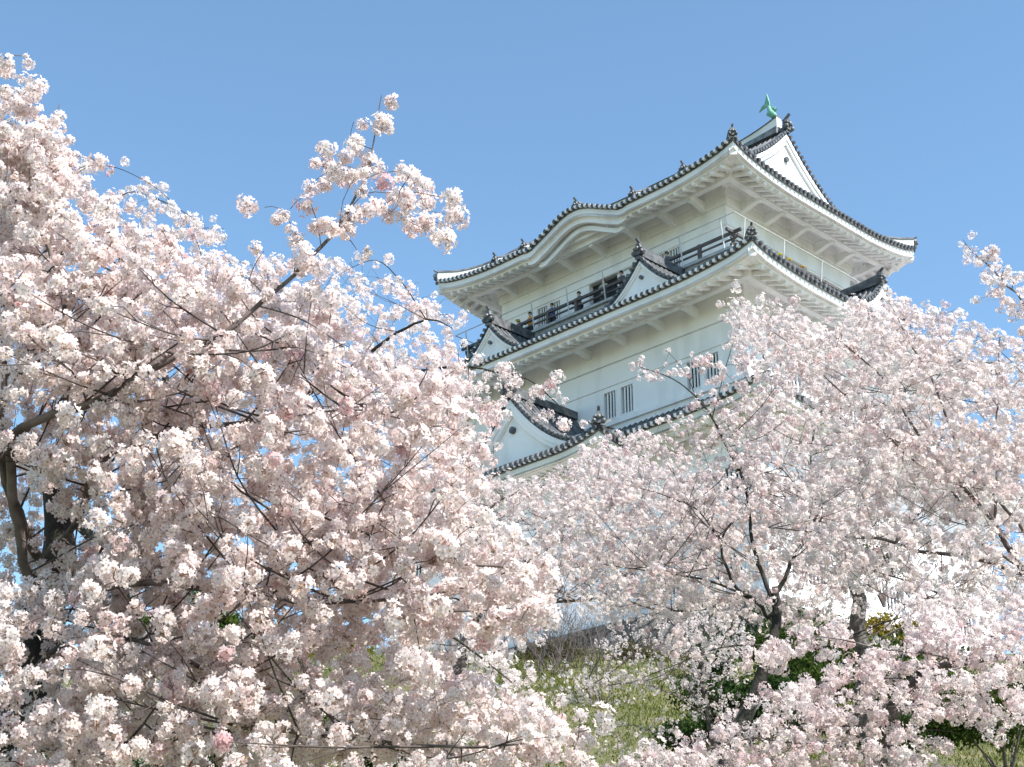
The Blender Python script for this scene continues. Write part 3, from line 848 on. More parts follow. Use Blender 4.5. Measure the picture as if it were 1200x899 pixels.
# ------------------------------------------------------------------ people on the balcony
def person(x, y, ang, shirt, trouser, hairc, hgt=1.65, cap=None, label='', arm='rail'):
    root = empty('person', (0,0,0))
    root.parent = None
    wm = Matrix.Translation(CLOC) @ Matrix.Rotation(YAW, 4, 'Z') @ Matrix.Translation((x, y, -3.16)) @ Matrix.Rotation(ang, 4, 'Z')
    root.matrix_world = wm
    tag(root, label, 'person')
    s_ = hgt/1.65
    def col(n, c, rough=.8):
        return noise_mat(n, tuple(q*.85 for q in c), tuple(min(1,q*1.1) for q in c), 8, rough, 0)
    def skin(name, pts, edges, rad, mat, lvl=1):
        me = bpy.data.meshes.new(name); me.from_pydata([tuple(c*s_ for c in q) for q in pts], edges, []); me.materials.append(mat)
        o = bpy.data.objects.new(name, me); link(o, root)
        sk = o.modifiers.new('skin', 'SKIN'); sk.use_smooth_shade = True
        for i, rr_ in enumerate(rad): me.skin_vertices[0].data[i].radius = (rr_[0]*s_, rr_[1]*s_) if isinstance(rr_, tuple) else (rr_*s_, rr_*s_)
        me.skin_vertices[0].data[0].use_root = True
        ss = o.modifiers.new('sub', 'SUBSURF'); ss.levels = lvl; ss.render_levels = lvl
        return o
    sk = col('skin_tone', (0.52,0.34,0.25), .6)
    # y negative = facing outward over the rail
    P = [(0,0,.88),(0,-.01,1.05),(0,-.02,1.28),(0,-.01,1.38),(0,-.02,1.44),(0,-.03,1.53),(0,-.035,1.60),
         (.17,-.01,1.33),(.23,-.08,1.10),(.19,-.30,1.02),(.17,-.38,1.02),
         (-.17,-.01,1.33),(-.23,-.08,1.10),(-.19,-.30,1.02),(-.17,-.38,1.02),
         (.09,0,.82),(.10,-.02,.46),(.10,.0,.08),(.10,-.14,.03),
         (-.09,0,.82),(-.10,-.02,.46),(-.10,.0,.08),(-.10,-.14,.03)]
    E_ = [(0,1),(1,2),(2,3),(3,4),(4,5),(5,6),(2,7),(7,8),(8,9),(9,10),(2,11),(11,12),(12,13),(13,14),(0,15),(15,16),(16,17),(17,18),(0,19),(19,20),(20,21),(21,22)]
    R_ = [(.14,.10),(.12,.09),(.15,.10),(.07,.06),.05,(.075,.09),(.055,.065),.055,.042,.035,.03,.055,.042,.035,.03,.08,.055,.04,.035,.08,.055,.04,.035]
    skin('body', P, E_, R_, sk)
    G = lambda r_, a=.014: tuple(q+a for q in r_) if isinstance(r_, tuple) else r_+a
    idx = [1,0,2,3,7,8,9,11,12,13]
    mp = {k: i for i, k in enumerate(idx)}
    skin('shirt', [P[k] for k in idx], [(mp[a], mp[b]) for a, b in E_ if a in mp and b in mp], [G(R_[k]) for k in idx], col('shirt_cloth', shirt))
    idx = [0,15,16,17,19,20,21]; mp = {k: i for i, k in enumerate(idx)}
    skin('trousers', [P[k] for k in idx], [(mp[a], mp[b]) for a, b in E_ if a in mp and b in mp], [G(R_[k], .017) for k in idx], col('trouser_cloth', trouser))
    h = MB(); h.ball((0,-.005*s_,1.585*s_), .095*s_, .105*s_, .095*s_, 12, 8)
    h.build('hair', col('hair_colour', hairc), root, smooth=True)
    f = MB(); f.ball((0,-.135*s_,1.545*s_), .014*s_, .02*s_, .02*s_); 
    for k in (-1,1): f.ball((k*.085*s_,-.03*s_,1.54*s_), .012*s_, .02*s_, .03*s_)
    f.build('nose_and_ears', sk, root, smooth=True)
    e = MB()
    for k in (-1,1): e.ball((k*.03*s_,-.118*s_,1.56*s_), .009*s_)
    e.build('eyes', M['dark'], root)
    if cap:
        c = MB(); c.ball((0,-.01*s_,1.62*s_), .112*s_, .122*s_, .085*s_, 12, 8); c.cyl((0,-.06*s_,1.62*s_),(0,-.06*s_,1.635*s_), .13*s_, 14)
        c.build('cap', col('cap_cloth', cap), root, smooth=True)
    return root
yr = -(B0+0.66)
ppl = [
 (-5.2, (0.55,0.42,0.08),(0.06,0.06,0.08),(0.02,0.015,0.01),1.5,(0.75,0.55,0.08),'person in yellow cap at the far left end of the balcony rail'),
 (-4.4, (0.75,0.30,0.05),(0.05,0.05,0.07),(0.02,0.015,0.01),1.65,None,'person in bright orange top leaning on the balcony rail'),
 (-2.95,(0.10,0.13,0.30),(0.05,0.05,0.07),(0.02,0.015,0.01),1.6,None,'person in navy blue jacket beside the left barred window'),
 (-1.2, (0.18,0.15,0.13),(0.05,0.05,0.07),(0.02,0.015,0.01),1.6,None,'person in dark brown coat at the left edge of the doorway'),
 (0.35, (0.42,0.38,0.27),(0.10,0.09,0.08),(0.10,0.05,0.03),1.7,None,'person in khaki top with brown hair at the doorway'),
 (1.45, (0.08,0.08,0.09),(0.05,0.05,0.06),(0.02,0.015,0.01),1.7,None,'person in black jacket right of the doorway'),
 (2.25, (0.55,0.10,0.10),(0.05,0.05,0.07),(0.03,0.02,0.015),1.68,None,'person in dark red top next to the person in blue'),
 (2.85, (0.06,0.16,0.50),(0.05,0.05,0.07),(0.02,0.015,0.01),1.66,None,'person in bright blue jacket by the small right gable'),
 (4.15, (0.13,0.11,0.15),(0.05,0.05,0.07),(0.02,0.015,0.01),1.66,None,'person in dark purple coat near the right barred window'),
]
for (x, sh, tr, hr_, hg, cp, lb) in ppl:
    person(x, yr, random.uniform(-.4,.4), sh, tr, hr_, hg, cp, lb)
xr = A0+0.66
for (y, sh, cp, lb) in ((-1.9,(0.6,0.5,0.12),(0.85,0.72,0.08),'child in bright yellow cap on the right side balcony'),
                        (-1.2,(0.75,0.72,0.6),(0.80,0.66,0.06),'child in pale shirt and yellow cap on the right side balcony'),
                        (-.2,(0.6,0.5,0.12),(0.75,0.45,0.06),'child in golden cap beside a cage post on the right side')):
    person(xr, y, PI/2+random.uniform(-.3,.3), sh, (0.1,0.1,0.12), (0.02,0.015,0.01), 1.5, cp, lb)

# ------------------------------------------------------------------ cherry trees
def tubes(name, lines, mat, parent, sides=5):
    """lines: list of (Nx3 points, N radii) -> one mesh"""
    Vs=[]; Ls=[]; off=0
    ang = np.arange(sides)*2*PI/sides; ca=np.cos(ang); sa=np.sin(ang)
    for P, r in lines:
        P = np.asarray(P); n=len(P)
        T = np.gradient(P, axis=0); T /= np.linalg.norm(T,axis=1)[:,None]+1e-9
        ref = np.array([0.3,0.2,1.0]) if abs(T[:,2]).mean()<.9 else np.array([1.0,0.1,0.2])
        A = np.cross(T, ref); A /= np.linalg.norm(A,axis=1)[:,None]+1e-9; B = np.cross(T, A)
        ring = P[:,None,:] + (A[:,None,:]*ca[None,:,None] + B[:,None,:]*sa[None,:,None])*np.asarray(r)[:,None,None]
        Vs.append(ring.reshape(-1,3))
        i = np.arange(n-1)[:,None]*sides; j = np.arange(sides)[None,:]; k=(j+1)%sides
        q = np.stack([i+j, i+k, i+sides+k, i+sides+j], -1).reshape(-1,4)+off
        Ls.append(q); off += n*sides
    V = np.concatenate(Vs); q = np.concatenate(Ls)
    return mesh_np(name, V, q.ravel(), np.arange(len(q))*4, None, [mat], parent, smooth=True)

def smooth_path(pts, radii, step=0.12, wob=0.0, g=None):
    pts = np.asarray(pts, float); n = len(pts)
    out=[]; ro=[]
    for i in range(n-1):
        p0 = pts[max(i-1,0)]; p1=pts[i]; p2=pts[i+1]; p3=pts[min(i+2,n-1)]
        m = max(2, int(np.linalg.norm(p2-p1)/step))
        for k in range(m):
            t=k/m
            q = 0.5*((2*p1)+(-p0+p2)*t+(2*p0-5*p1+4*p2-p3)*t*t+(-p0+3*p1-3*p2+p3)*t**3)
            out.append(q); ro.append(radii[i]*(1-t)+radii[i+1]*t)
    out.append(pts[-1]); ro.append(radii[-1])
    out=np.array(out); ro=np.array(ro)
    if wob and g is not None and len(out)>4:
        n_=g.normal(size=out.shape)*wob
        n_=(n_+np.roll(n_,1,0)+np.roll(n_,2,0))/1.7; n_[0]=0; n_[-1]=0
        out=out+n_*np.minimum(1, ro[:,None]*30)
    return out, ro

def flower_templates(nf, R, fr, detail, g, count=10):
    """clusters (pompoms) of nf five-petalled flowers; returns list of (V, loops, totals, mat index, tone offset, kind)"""
    out=[]
    for _ in range(count):
        V=[]; F=[]; mi=[]; tn=[]
        nf_ = max(3, int(nf*(0.55+0.55*(_+1)/count))); stretch = np.array([1,1,g.uniform(.7,1.5)]); fr_l = fr*g.uniform(.9,1.1)
        for f in range(nf_):
            z = 1-2*(f+.5)/nf_; ph = f*2.39996+g.random()*.5
            d = np.array([math.cos(ph)*math.sqrt(1-z*z), math.sin(ph)*math.sqrt(1-z*z), z])
            d = d + g.normal(size=3)*.22; d/=np.linalg.norm(d)
            c = d*R*(0.40+.75*g.random())*stretch
            a = np.cross(d, g.normal(size=3)); a/=np.linalg.norm(a); b=np.cross(d,a)
            s = fr_l*(0.85+.35*g.random()); cup = 0.25+.4*g.random(); tone=g.random()*.5
            np_ = 5
            for k in range(np_):
                t=2*PI*k/np_
                def P(r,dt,h): return c + (a*math.cos(t+dt)+b*math.sin(t+dt))*r*s + d*h*s
                n0=len(V)
                if detail==2:
                    V += [P(.10,0,0), P(.60,-.60,.25*cup), P(.98,-.24,.75*cup), P(.90,0,.62*cup), P(.98,.24,.75*cup), P(.60,.60,.25*cup)]
                    F.append([n0,n0+1,n0+2,n0+3]); F.append([n0,n0+3,n0+4,n0+5]); mi+=[0,0]; tn+=[tone,tone]
                else:
                    V += [P(.06,0,0), P(.74,-.50,.35*cup), P(1.0,0,.75*cup), P(.74,.50,.35*cup)]
                    F.append([n0,n0+1,n0+2,n0+3]); mi.append(0); tn.append(tone)
            # eye of the flower
            n0=len(V)
            if detail==2:
                V += [c+(a*math.cos(q)+b*math.sin(q))*.19*s + d*.10*s for q in (0,1.57,3.14,4.71)]
                F.append([n0,n0+1,n0+2,n0+3]); mi.append(1); tn.append(g.random())
                # stalk
                n0=len(V); e=np.cross(d,a)*.0012*1.2
                V += [c*0.05-e, c*0.05+e, c+e, c-e]; F.append([n0,n0+1,n0+2,n0+3]); mi.append(1); tn.append(.6)
            elif f%2==0:
                V += [c+(a*math.cos(q)+b*math.sin(q))*.26*s + d*.12*s for q in (0,1.57,3.14,4.71)]
                F.append([n0,n0+1,n0+2,n0+3]); mi.append(1); tn.append(g.random())
        V=np.array(V); F=np.array(F)
        fn=np.cross(V[F[:,2]]-V[F[:,0]], V[F[:,3]]-V[F[:,1]]); fn/=np.linalg.norm(fn,axis=1)[:,None]+1e-9
        rad=V/(np.linalg.norm(V,axis=1)[:,None]+1e-9); N_=np.zeros_like(V)
        for q in range(4):
            sgn=np.sign((fn*rad[F[:,q]]).sum(1)); sgn[sgn==0]=1
            N_[F[:,q]]+=fn*sgn[:,None]*.8
        N_+=rad*1.0; N_/=np.linalg.norm(N_,axis=1)[:,None]+1e-9
        out.append((V, F, np.array(mi), np.array(tn), N_))
    return out

def scatter_clusters(name, C, scale, tmpl, mats, parent, g, tone0=0.25, spread=0.35):
    """C: Nx3 centres"""
    N=len(C); Vs=[];Fs=[];Ms=[];Ts=[];Ns=[];off=0
    which = g.integers(0,len(tmpl),N)
    # random rotations
    q = g.normal(size=(N,4)); q/=np.linalg.norm(q,axis=1)[:,None]
    w,x,y,z=q.T
    Rm = np.stack([1-2*(y*y+z*z),2*(x*y-z*w),2*(x*z+y*w),2*(x*y+z*w),1-2*(x*x+z*z),2*(y*z-x*w),2*(x*z-y*w),2*(y*z+x*w),1-2*(x*x+y*y)],-1).reshape(-1,3,3)
    sc = scale*(0.62+.6*g.random(N))
    tc_ = tone0+spread*g.normal(size=N)*.6
    for k,(V,F,mi,tn,NN) in enumerate(tmpl):
        ii=np.where(which==k)[0]
        if not len(ii): continue
        X = np.einsum('nij,vj->nvi', Rm[ii], V)*sc[ii][:,None,None] + C[ii][:,None,:]
        Vs.append(X.reshape(-1,3)); Ns.append(np.einsum('nij,vj->nvi', Rm[ii], NN).reshape(-1,3))
        nf=len(F); nv=len(V)
        FF = F[None,:,:]+(np.arange(len(ii))*nv)[:,None,None]+off
        Fs.append(FF.reshape(-1,4)); Ms.append(np.tile(mi,len(ii)))
        Ts.append(np.where(np.tile(mi,len(ii))==0, np.clip(np.tile(tn,len(ii))+np.repeat(tc_[ii],nf),0,1), np.tile(tn,len(ii))))
        off += len(ii)*nv
    V=np.concatenate(Vs);F=np.concatenate(Fs)
    return mesh_np(name, V, F.ravel(), np.arange(len(F))*4, None, mats, parent, mi=np.concatenate(Ms), tone=np.concatenate(Ts), normals=np.concatenate(Ns))

def in_poly(u, v, poly):
    c=np.zeros(len(u),bool); n=len(poly)
    for i in range(n):
        x1,y1=poly[i]; x2,y2=poly[(i+1)%n]
        m=((y1>v)!=(y2>v)) & (u < (x2-x1)*(v-y1)/((y2-y1) if y2!=y1 else 1e-9)+x1)
        c^=m
    return c

def grow(nodes, anchors, g, rad=0.006, rise=0.10, maxd=3.0, r_end=0.0018, droop=0.0):
    """join every anchor to the nearest wood; returns twig lines"""
    cap = len(nodes)+len(anchors)*12
    NP = np.zeros((cap,3)); NR=np.zeros(cap); n=len(nodes[0]) if isinstance(nodes,tuple) else 0
    P0,R0=nodes; n=len(P0); cap=n+len(anchors)*12; NP=np.zeros((cap,3)); NR=np.zeros(cap); NP[:n]=P0; NR[:n]=R0
    lines=[]
    d0=np.array([np.min(np.sum((P0-a)**2,1)) for a in anchors])
    for i in np.argsort(d0):
        a=anchors[i]; d=np.sum((NP[:n]-a)**2,1); j=int(np.argmin(d)); L=math.sqrt(d[j])
        if L>maxd or L<0.05: continue
        p=NP[j]; m=max(4,int(L/0.09)); t=np.linspace(0,1,m)[:,None]
        mid=(p+a)/2+g.normal(size=3)*L*.10+np.array([0,0,rise*L])
        Q=(1-t)**2*p+2*t*(1-t)*mid+t*t*a
        Q+= -droop*L*np.array([0,0,1])*(t**2)
        r0=min(NR[j]*.8, rad*(0.7+.9*min(L,1.6))); rr=np.linspace(r0, r_end, m)
        lines.append((Q,rr))
        k=min(11,m-1); idx=np.linspace(1,m-1,k).astype(int)
        NP[n:n+k]=Q[idx]; NR[n:n+k]=rr[idx]; n+=k
    return lines

def cherry(label, trunk, limbs, regions, nanch, cl, seed, group='cherry trees in full bloom', trunk_bark=None, bark='bark', petal='petal', spacing=0.11, sprig=0.5, rise=0.08, twig_r=0.006, tone0=.25, first=0.25, twig_mat='twig', name='cherry_tree', maxd=3.0, dbl=0.35, off=0.035, lr=0.6, bare=120):
    """trunk: (world pts, radii). limbs: [(photo-plane pts (u,v,Y), r0, r1)]. regions: [(poly, weight, Y0, Y1)]"""
    g=np.random.default_rng(seed)
    tp,tr=trunk; base=np.array(tp[0])
    root=empty(name, tuple(base)); tag(root,label,'tree',group)
    TP,TR=smooth_path(tp,tr,.15,.02,g)
    tubes('trunk',[(TP-base,TR)],M[trunk_bark or bark],root,10)
    nP=[TP[len(TP)//2:]]; nR=[TR[len(TR)//2:]]
    thin=[]
    for pts,r0,r1 in limbs:
        r0*=lr; r1=max(r1*lr,.0022)
        P=np.array([W(*q) for q in pts]); rad=np.linspace(r0,r1,len(P))
        # root the limb on the nearest wood already there
        allP=np.concatenate(nP); allR=np.concatenate(nR)
        j=int(np.argmin(np.sum((allP-P[0])**2,1)))
        if np.linalg.norm(allP[j]-P[0])>.02:
            P=np.vstack([allP[j],P]); rad=np.concatenate([[min(max(r0,rad[0]),allR[j])],rad])
        LP,LR=smooth_path(P,rad,.07,.010,g)
        tubes('branch',[(LP-base,LR)],M[bark],root,7)
        nP.append(LP); nR.append(LR)
        if (LR<.011*max(1,twig_r/.006)).any(): thin.append((LP[LR<.011*max(1,twig_r/.006)],None))
    nodes=(np.concatenate(nP),np.concatenate(nR))
    # anchors
    ws=np.array([r[1] for r in regions],float); ws/=ws.sum(); A=[]
    for (poly,_,Y0,Y1),w in zip(regions,ws):
        k=int(round(nanch*w)); us=[p[0] for p in poly]; vs=[p[1] for p in poly]; got=0
        while got<k:
            u=g.uniform(min(us),max(us),4*k+8); v=g.uniform(min(vs),max(vs),4*k+8); m=in_poly(u,v,poly); u=u[m][:k-got]; v=v[m][:k-got]
            Y=g.uniform(Y0,Y1,len(u))
            A.append(np.array([W(a,b,c) for a,b,c in zip(u,v,Y)]).reshape(-1,3)); got+=len(u)
    A=np.concatenate(A)
    lines=grow(nodes,A,g,rad=twig_r,rise=rise,maxd=maxd)
    # short side sprigs and the flower clusters strung along
    C=[]; extra=[]
    for P_,_ in thin:
        k=max(1,int(len(P_)*.07/spacing*.8)); ii=np.unique(np.append(g.integers(0,len(P_),max(1,int(k*.6))),len(P_)-1)); C.append(P_[ii]+g.normal(size=(len(ii),3))*off*1.3)
    for Q,r in lines:
        seg=np.linalg.norm(np.diff(Q,axis=0),axis=1); L=seg.sum(); cum=np.concatenate([[0],np.cumsum(seg)])
        n=max(1,int(L*(1-first)/spacing)); s=np.linspace(L,L*first,n+1)[:n]+g.normal(size=n)*.02; s=np.clip(s,0,L)
        X=np.stack([np.interp(s,cum,Q[:,k]) for k in range(3)],1)
        C.append(X+g.normal(size=X.shape)*off+np.array([0,0,-off*.4]))
        m=g.random(len(X))<dbl
        if m.any():
            C.append(X[m]+g.normal(size=(m.sum(),3))*off*2.2)
        for _ in range(g.poisson(sprig*L*1.6)):
            t=g.uniform(.15,.95)*L; p=np.array([np.interp(t,cum,Q[:,k]) for k in range(3)])
            d=g.normal(size=3)+np.array([0,0,.3]); d/=np.linalg.norm(d); l=g.uniform(.10,.32)
            e=p+d*l+np.array([0,0,-.02]); mid=(p+e)/2+g.normal(size=3)*.02
            extra.append((np.array([p,mid,e]),np.array([.0026,.002,.0014])*(twig_r/.006)))
            if g.random()<.18: continue
            C.append(e[None])
            if l>.2: C.append(((p+e)/2+g.normal(size=3)*off)[None])
    def inside(q_):
        dd=q_[1]*CT+q_[2]*ST; u_=600+FPX*q_[0]/dd; v_=449.5-FPX*(-q_[1]*ST+q_[2]*CT)/dd
        return any(in_poly(np.array([u_]),np.array([v_]),r_[0])[0] for r_ in regions if r_[1]>.3)
    LPn,LRn=nodes; ok=np.where(LRn<.06)[0]
    for _ in range(bare):
        p=LPn[g.choice(ok)]; side=g.choice([-1,1]); L=g.uniform(.5,1.3)*(spacing/.11)**.7
        d=np.array([side*g.uniform(.3,1),-g.uniform(.15,.55),g.uniform(-.1,.9)]); d/=np.linalg.norm(d)
        q=p+d*L
        if not all(inside(p+(q-p)*f_) for f_ in (.55,.8,1.0,1.22)): continue
        m=(p+q)/2+np.array([0,0,-.08*L])+g.normal(size=3)*.05
        a_=smooth_path([p,m,q],[twig_r*.95,twig_r*.65,twig_r*.25],.09,.008,g); extra.append(a_)
        for f_ in (.45,.7):
            b_=a_[0][int(len(a_[0])*f_)]; e_=b_+(d+g.normal(size=3)*.4)*L*.25
            extra.append((np.array([b_,(b_+e_)/2+g.normal(size=3)*.02,e_]),np.array([.5,.35,.2])*twig_r)); C.append(e_[None])
        C.append(q[None])
    tubes('twigs',[(P-base,r) for P,r in lines+extra],M[twig_mat],root,4)
    C=np.concatenate(C)-base
    nf,R,fr,det,scl=cl
    tm=flower_templates(nf,R,fr,det,g)
    scatter_clusters('blossoms',C,scl,tm,[M[petal],M['calyx']],root,g,tone0=tone0)
    print(label[:30],'anchors',len(lines),'clusters',len(C))
    return root

def gz(x,y): return ground_z(x,y)-0.15

# 1. the near tree on the left
t1x,t1y=-3.35,10.2
cherry('nearest cherry tree, its pink blossom filling the left side from bottom to top',
 ([(t1x-.3,t1y+.3,gz(t1x,t1y)),(t1x-.2,t1y+.2,0.2),tuple(W(30,830,10.3)),tuple(W(45,720,10.2)),tuple(W(70,640,10.2)),tuple(W(60,560,10.2))],[.22,.19,.17,.15,.11,.04]),
 [([(60,690,10.2),(20,600,9.6),(0,520,9.2),(5,455,9.1),(4,395,9.1),(10,330,9.1)],.075,.022),
  ([(45,720,10),(10,560,9.3),(15,505,9.0),(50,490,8.9),(90,477,8.8),(130,462,8.75),(190,425,8.7),(225,408,8.7),(260,392,8.7),(300,358,8.7),(345,322,8.7),(385,280,8.7),(402,255,8.7),(430,207,8.7),(436,175,8.7),(447,112,8.7)],.070,.006),
  ([(6,468,9.1),(28,432,9.1),(60,420,9.1),(120,420,9.1)],.028,.010),
  ([(5,380,9.1),(0,360,9.0),(50,345,9.0),(110,340,9.1),(200,336,9.2)],.024,.007),
  ([(70,428,9.1),(55,390,9.1),(32,356,9.1),(0,330,9.1)],.016,.006),
  ([(100,475,8.8),(135,470,8.8),(180,473,8.9),(225,488,9),(275,504,9.1)],.020,.006),
  ([(252,396,8.7),(290,388,8.7),(320,400,8.8),(360,410,8.8),(395,425,8.9),(440,450,9)],.014,.004),
  ([(300,358,8.7),(345,372,8.8),(380,390,8.8),(410,412,8.9)],.012,.004),
  ([(70,640,10.2),(95,600,9.6),(110,550,9.3),(160,520,9.2),(240,500,9.1),(330,490,9.2),(420,480,9.3),(500,500,9.5)],.05,.008),
  ([(45,720,10),(85,692,9.6),(120,690,9.4),(165,682,9.3),(230,690,9.2),(300,698,9.1),(360,702,9.0),(420,704,9.0),(480,700,9.0),(540,690,9.0),(590,672,9.0),(625,660,9.0)],.055,.006),
  ([(310,699,9.1),(318,665,9.1),(326,625,9.1),(318,598,9.1)],.013,.005),
  ([(450,702,9.0),(505,715,9.0),(560,716,9.0),(610,712,9)],.012,.005),
  ([(410,703,9),(425,660,9),(440,610,9),(470,560,9.1),(480,540,9.1)],.014,.004),
  ([(20,800,10.3),(70,760,9.8),(130,745,9.5),(200,765,9.3),(260,800,9.2),(300,850,9.1)],.045,.010),
  ([(0,850,10.2),(60,880,9.6),(150,868,9.3),(240,862,9.2),(300,852,9.1),(380,862,9.0),(470,872,8.9),(540,875,8.9),(610,872,8.8),(690,855,8.8)],.055,.007),
  ([(60,560,10),(80,440,9.4),(70,330,9.2),(40,250,9.1),(20,215,9.1),(45,180,9.1),(60,150,9.1),(70,122,9.1)],.045,.005),
  ([(20,240,9.1),(0,180,9.1),(-10,100,9.1),(10,65,9.1),(38,70,9.1)],.02,.003),
  ([(40,250,9.1),(75,215,9.1),(110,190,9.2)],.012,.004),
  ([(400,262,8.7),(425,228,8.7),(455,226,8.7),(490,226,8.7),(520,232,8.7)],.007,.003),
  ([(428,210,8.7),(445,203,8.7),(470,200,8.7)],.005,.002),
  ([(398,265,8.7),(402,235,8.7),(415,210,8.7),(424,200,8.7),(396,192,8.7)],.005,.002),
  ([(376,288,8.7),(372,262,8.7),(358,230,8.7),(340,245,8.7)],.006,.002),
  ([(368,300,8.7),(350,280,8.7),(330,245,8.7),(310,243,8.7)],.005,.002),
  ([(430,228,8.7),(470,255,8.7),(500,270,8.7),(516,284,8.7)],.005,.002),
 ],
 [([(-40,330),(-20,150),(35,140),(60,165),(70,205),(130,240),(200,290),(240,300),(330,330),(400,360),(430,420),(330,470),(100,430),(-40,440)],1.75,8.5,10.7),
  ([(-40,80),(20,60),(45,110),(40,180),(-20,200)],.10,8.8,9.4),
  ([(60,150),(85,190),(60,250),(20,260),(20,170)],.30,8.8,9.5),
  ([(-40,440),(100,430),(330,470),(430,420),(510,440),(555,490),(565,590),(500,650),(120,600),(100,555),(-40,555)],1.55,8.5,10.4),
  ([(110,600),(400,590),(560,600),(640,640),(640,720),(560,740),(300,760),(-40,780),(-40,700),(90,690)],1.5,8.5,10.1),([(-40,555),(110,555),(110,700),(-40,700)],.22,9.4,10.8),
  ([(-40,780),(300,760),(500,770),(640,820),(700,855),(690,899),(-40,930)],1.55,8.5,10.2),
  ([(420,130),(450,105),(462,140),(480,190),(525,225),(520,280),(430,290),(330,330),(300,310),(320,250),(350,215),(380,190),(400,170)],.09,8.4,9.0),
 ],
 2100,(24,.055,.0255,2,1.05),11,bark='bark',trunk_bark='bark_dark',petal='petal',spacing=.11,tone0=.36,twig_r=.009,first=.33,lr=.48,bare=260)

# 2. behind it, reaching over towards the keep
t2x,t2y=-4.2,15.5
cherry('second cherry tree on the left, smaller blossom reaching right in front of the keep',
 ([(t2x,t2y,gz(t2x,t2y)),(t2x+.1,t2y,1.0),tuple(W(130,800,15.5)),tuple(W(150,690,15.3)),tuple(W(190,600,15))],[.20,.17,.14,.10,.06]),
 [([(150,690,15.3),(85,600,15.2),(60,560,15.2),(30,540,15)],.13,.04),
  ([(190,600,15),(260,540,14.6),(330,480,14.3),(400,440,14),(450,400,13.8),(500,375,13.6),(530,385,13.6)],.07,.006),
  ([(400,440,14),(460,440,13.9),(530,430,13.8),(580,436,13.7),(620,445,13.6),(650,470,13.6),(668,490,13.6)],.03,.004),
  ([(190,600,15),(200,480,14.8),(170,380,14.6),(140,300,14.4),(110,240,14.3),(95,205,14.3)],.08,.008),
  ([(120,260,14.3),(150,225,14.2),(200,240,14.2),(240,265,14.2)],.012,.004),
  ([(110,240,14.3),(90,200,14.2),(130,195,14.2),(175,215,14.2),(200,235,14.2)],.010,.003),
  ([(150,320,14.4),(230,330,14.3),(235,295,14.2),(228,270,14.2),(262,268,14.2)],.012,.003),
  ([(260,540,14.6),(380,560,14.3),(480,600,14),(560,620,13.9)],.04,.008),
  ([(150,690,15.3),(260,660,14.8),(400,690,14.4),(520,740,14.2),(600,800,14)],.06,.010),
  ([(500,375,13.6),(470,330,13.6),(440,305,13.6),(400,320,13.6)],.012,.004),
 ],
 [([(100,190),(200,230),(265,262),(250,300),(180,290),(110,240)],.16,13.9,14.6),
  ([(260,300),(430,300),(470,330),(535,370),(545,420),(420,440),(250,400)],.55,13.4,15),
  ([(420,420),(555,425),(588,480),(575,560),(550,600),(430,600),(380,500)],.85,13.4,15),
  ([(560,425),(640,440),(672,490),(640,500),(590,465)],.05,13.4,13.9),
  ([(150,300),(420,420),(400,600),(100,560)],.7,13.6,15.2),
  ([(130,560),(300,560),(560,600),(600,700),(640,800),(600,830),(-40,800),(-40,720),(130,700)],.85,13.6,15.2),
  ([(-40,800),(600,800),(620,900),(-40,920)],.7,13.4,15.0),
 ],
 1350,(17,.050,.0235,1,1.05),22,bark='bark_dark',petal='petal',spacing=.14,tone0=.36,bare=130)

# 3. centre, farther up the slope
t3x,t3y=-0.9,25
cherry('cherry tree in the centre, small pale blossom below the big gable of the keep',
 ([(t3x,t3y,gz(t3x,t3y)),tuple(W(530,899,25)),tuple(W(535,800,25)),tuple(W(560,720,25)),tuple(W(600,660,25))],[.16,.14,.11,.08,.05]),
 [([(600,660,25),(575,600,24.6),(600,580,24.5),(640,555,24.5)],.05,.01),
  ([(570,710,25),(622,705,24.8),(660,705,24.6),(710,695,24.5),(760,650,24.4),(790,640,24.3),(797,620,24.3),(792,602,24.3)],.05,.012),
  ([(600,660,25),(630,655,24.8),(652,632,24.8),(662,615,24.8),(655,598,24.8)],.045,.012),
  ([(600,660,25),(540,620,24.8),(500,580,24.6),(480,540,24.5)],.05,.01),
  ([(710,695,24.5),(760,712,24.4),(820,715,24.2),(870,700,24)],.03,.01),
  ([(560,720,25),(530,700,24.8),(500,720,24.6)],.04,.01),
 ],
 [([(470,560),(520,520),(560,560),(640,560),(700,520),(760,540),(830,560),(850,640),(820,720),(700,725),(620,700),(560,690),(480,640)],1.6,23,26.5),
  ([(480,640),(560,690),(610,740),(600,830),(520,880),(440,760)],.4,23.5,26),
 ],
 1500,(13,.058,.030,1,1.1),33,petal='petal_pale',spacing=.17,tone0=.35,twig_r=.009,off=.05)

